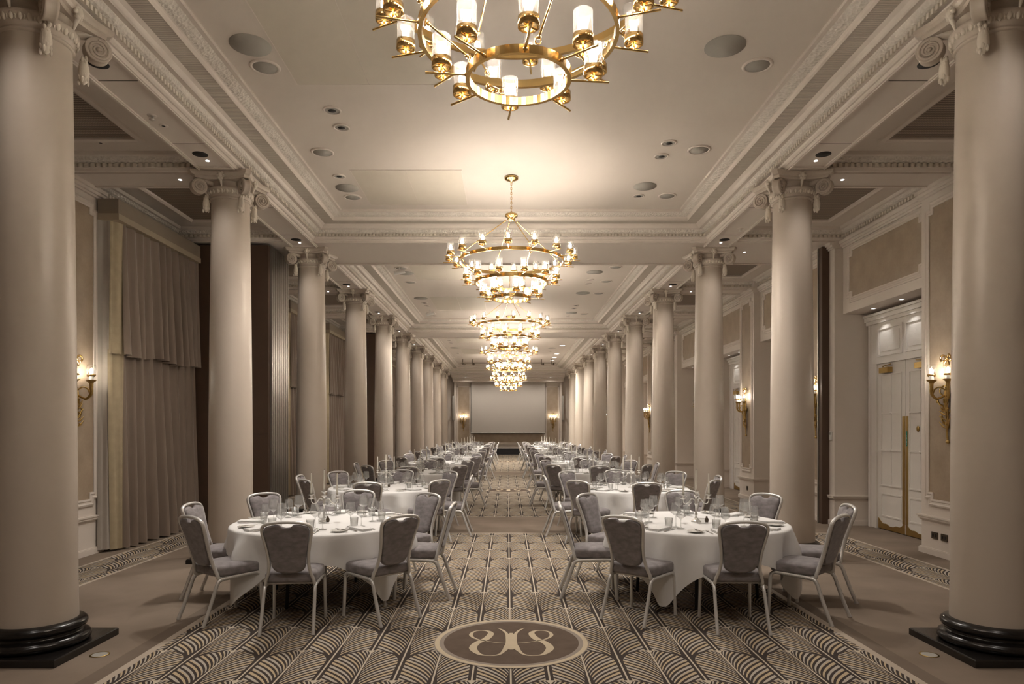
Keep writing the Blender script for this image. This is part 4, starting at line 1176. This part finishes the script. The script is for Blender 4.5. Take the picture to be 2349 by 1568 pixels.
pl0 = MB().lathe([(0, .002), (.045, .002), (.05, .006), (.078, .014), (.080, .016), (.078, .017), (.05, .010), (0, .006)], 30).build('bread_plate', 'plate'); tag(pl0, 'x', 'plate')
def napkin():
    mb = MB()
    for z, i in ((0, 0), (.006, .004), (.013, .0)):
        mb.bbox((-.055 + i, -.125 + i, z), (.055 - i, .125 - i, z + .0085), .0035)
    return mb
nk0 = napkin().build('napkin', 'linen'); tag(nk0, 'x', 'napkin')
kn0 = MB().tube([(0, -.11, .004), (0, -.02, .005), (0, .0, .004)], [.005, .0055, .004], 8, flat=1.3).build('knife', 'steel'); tag(kn0, 'x', 'knife')
kb = MB().add([(-.004, 0, .003), (.008, 0, .003), (.009, .06, .003), (.004, .105, .003), (-.004, .10, .003), (-.004, 0, .0045), (.008, 0, .0045), (.009, .06, .0045), (.004, .105, .0045), (-.004, .10, .0045)],
              [(4, 3, 2, 1, 0), (5, 6, 7, 8, 9), (0, 1, 6, 5), (1, 2, 7, 6), (2, 3, 8, 7), (3, 4, 9, 8), (4, 0, 5, 9)]).build('blade', 'steel', kn0); kids(kn0)
mb = MB().tube([(0, -.11, .003), (0, -.03, .005), (0, .03, .006), (0, .045, .004)], [.006, .003, .0028, .009], 8)
for q in (-.009, -.003, .003, .009): mb.tube([(q, .043, .004), (q, .075, .005), (q, .10, .008)], .0013, 5)
fk0 = mb.build('fork', 'steel'); tag(fk0, 'x', 'fork')
def make_cruet():
    e = empty('salt_cruet', (0, 0, 0), 0, 'x', 'cruet')
    MB().bbox((-.04, -.025, 0), (.04, .025, .05), .004).build('glass_block', 'crystal', e)
    MB().lathe([(0, .012), (.016, .012), (.020, .035), (.016, .052), (.008, .060), (.009, .072), (0, .075)], 14, c=(.05, .0)).build('pepper_pot', 'socket', e)
    return e
cr0 = make_cruet(); kids(cr0)
protos_used = {}
def place(p, key, loc, rz, label, group):
    if key not in protos_used:
        protos_used[key] = 1; p.location = loc; p.rotation_euler = (0, 0, rz); p['label'] = label; p['group'] = group
        return p
    return dup(p, loc, rz, label, None, group)
ZT = .750
for s, side in SIDES:
    for ti, ty in enumerate(TY[s]):
        tn = '%s %s-side table' % (ORD[ti] if ti < 8 else '', side)
        cx = ({-1: [-1.945, -2.03, -1.96], 1: [1.895, 1.95, 1.86]}[s] + [s * 1.91] * 8)[ti]
        rr = random.Random(100 * ti + (7 if s > 0 else 3))
        place(table0, 'table', (cx, ty, 0), rr.uniform(0, 1), 'round banquet table under white cloth, %s in the row on the %s side' % (ORD[ti], side), 'round banquet tables')
        rot = {(-1, 0): radians(6), (1, 0): radians(12)}.get((s, ti), rr.uniform(-.35, .35))
        cm = cloth_mesh(rot, 5 + ti + (50 if s > 0 else 0)).build('tablecloth', 'linen', None, (cx, ty, 0))
        tag(cm, 'white linen cloth hanging in points over the %s' % tn, 'tablecloth', 'white tablecloths')
        crz = rr.uniform(-.15, .15) + (.0 if ti else .02)
        place(cand0, 'cand', (cx, ty, ZT), crz, 'silver three-branch candelabrum in the middle of the %s' % tn, 'silver candelabra')
        for q, (ox, oz, nm) in enumerate(((-.134, .277, 'curtain-side'), (0, .31, 'central'), (.134, .277, 'door-side'))):
            place(cd0, 'candle', (cx + ox * cos(crz), ty + ox * sin(crz), ZT + oz), 0, 'unlit cream taper candle, %s of three on the %s' % (nm, tn), 'cream taper candles')
        place(cr0, 'cruet', (cx + .02, ty - .13, ZT), rr.uniform(-.4, .4), 'small glass salt and pepper set by the candelabrum of the %s' % tn, 'salt and pepper sets')
        for k in range(8):
            a = k * pi / 4
            if s < 0: dirn = k
            else: dirn = {0: 4, 1: 3, 2: 2, 3: 1, 4: 0, 5: 7, 6: 6, 7: 5}[k]
            sn = SEATN[dirn]
            da = rr.uniform(-.05, .05) if ti else 0
            dr = rr.uniform(-.02, .03)
            R = 1.075 + dr
            a_ = a + da
            if (s, ti) == (-1, 0): a_ = {0: .0, 1: .80, 2: pi / 2 - .02, 3: 2.33, 4: pi + .04, 5: pi + .87, 6: -pi / 2 + .03, 7: -.84}.get(k, a)
            if (s, ti) == (1, 0): a_ = {0: -.11, 1: .74, 2: pi / 2 - .14, 3: 2.36, 4: pi, 5: pi + .84, 6: -pi / 2 + .02, 7: -.78}.get(k, a)
            R += {(-1, 0, 0): -.09, (-1, 0, 4): -.05, (-1, 0, 5): -.05, (1, 0, 0): .08, (1, 0, 1): .04}.get((s, ti, k), 0)
            tw = rr.uniform(-.08, .08)
            place(chair0, 'chair', (cx + R * cos(a_), ty + R * sin(a_), 0), a_ + pi / 2 + tw, 'grey velvet banquet chair, %s seat of the %s' % (sn, tn), 'grey banquet chairs round the tables')
            # place setting, local frame: u radial outwards, w tangential (sitter's right hand = clockwise)
            ux, uy = cos(a_), sin(a_); wx, wy = uy, -ux
            wx, wy = -wx, -wy                                  # sitter faces the centre: right hand is +tangent
            def P(r, w): return (cx + ux * r + wx * w, ty + uy * r + wy * w, ZT)
            rz = a_ + pi / 2
            st_ = '%s setting, %s' % (sn, tn)
            place(nk0, 'nk', P(.74, rr.uniform(-.01, .01)), rz + rr.uniform(-.1, .1), 'folded white napkin at the %s' % st_, 'folded napkins')
            place(pl0, 'pl', P(.73, -.22), rz, 'white bread plate at the %s' % st_, 'white bread plates')
            if ti < 4:
                place(kn0, 'kn', P(.73, .095), rz, 'steel table knife right of the napkin, %s' % st_, 'steel knives')
                place(fk0, 'fk', P(.73, -.095), rz, 'steel table fork left of the napkin, %s' % st_, 'steel forks')
                q = P(.73, -.20); place(kn0, 'kn', (q[0], q[1], ZT + .0165), rz + .05, 'steel butter knife on the bread plate, %s' % st_, 'steel knives')
            jr = rr.uniform(-.015, .015)
            place(wl0, 'wl', P(.50 + jr, .03), 0, 'tall angular wine glass, %s' % st_, 'wine glasses')
            place(ws0, 'ws', P(.56 + jr, .115), 0, 'smaller angular wine glass, %s' % st_, 'wine glasses')
            place(tm0, 'tm', P(.60 + jr, .02 + jr), 0, 'clear water tumbler, %s' % st_, 'water tumblers')
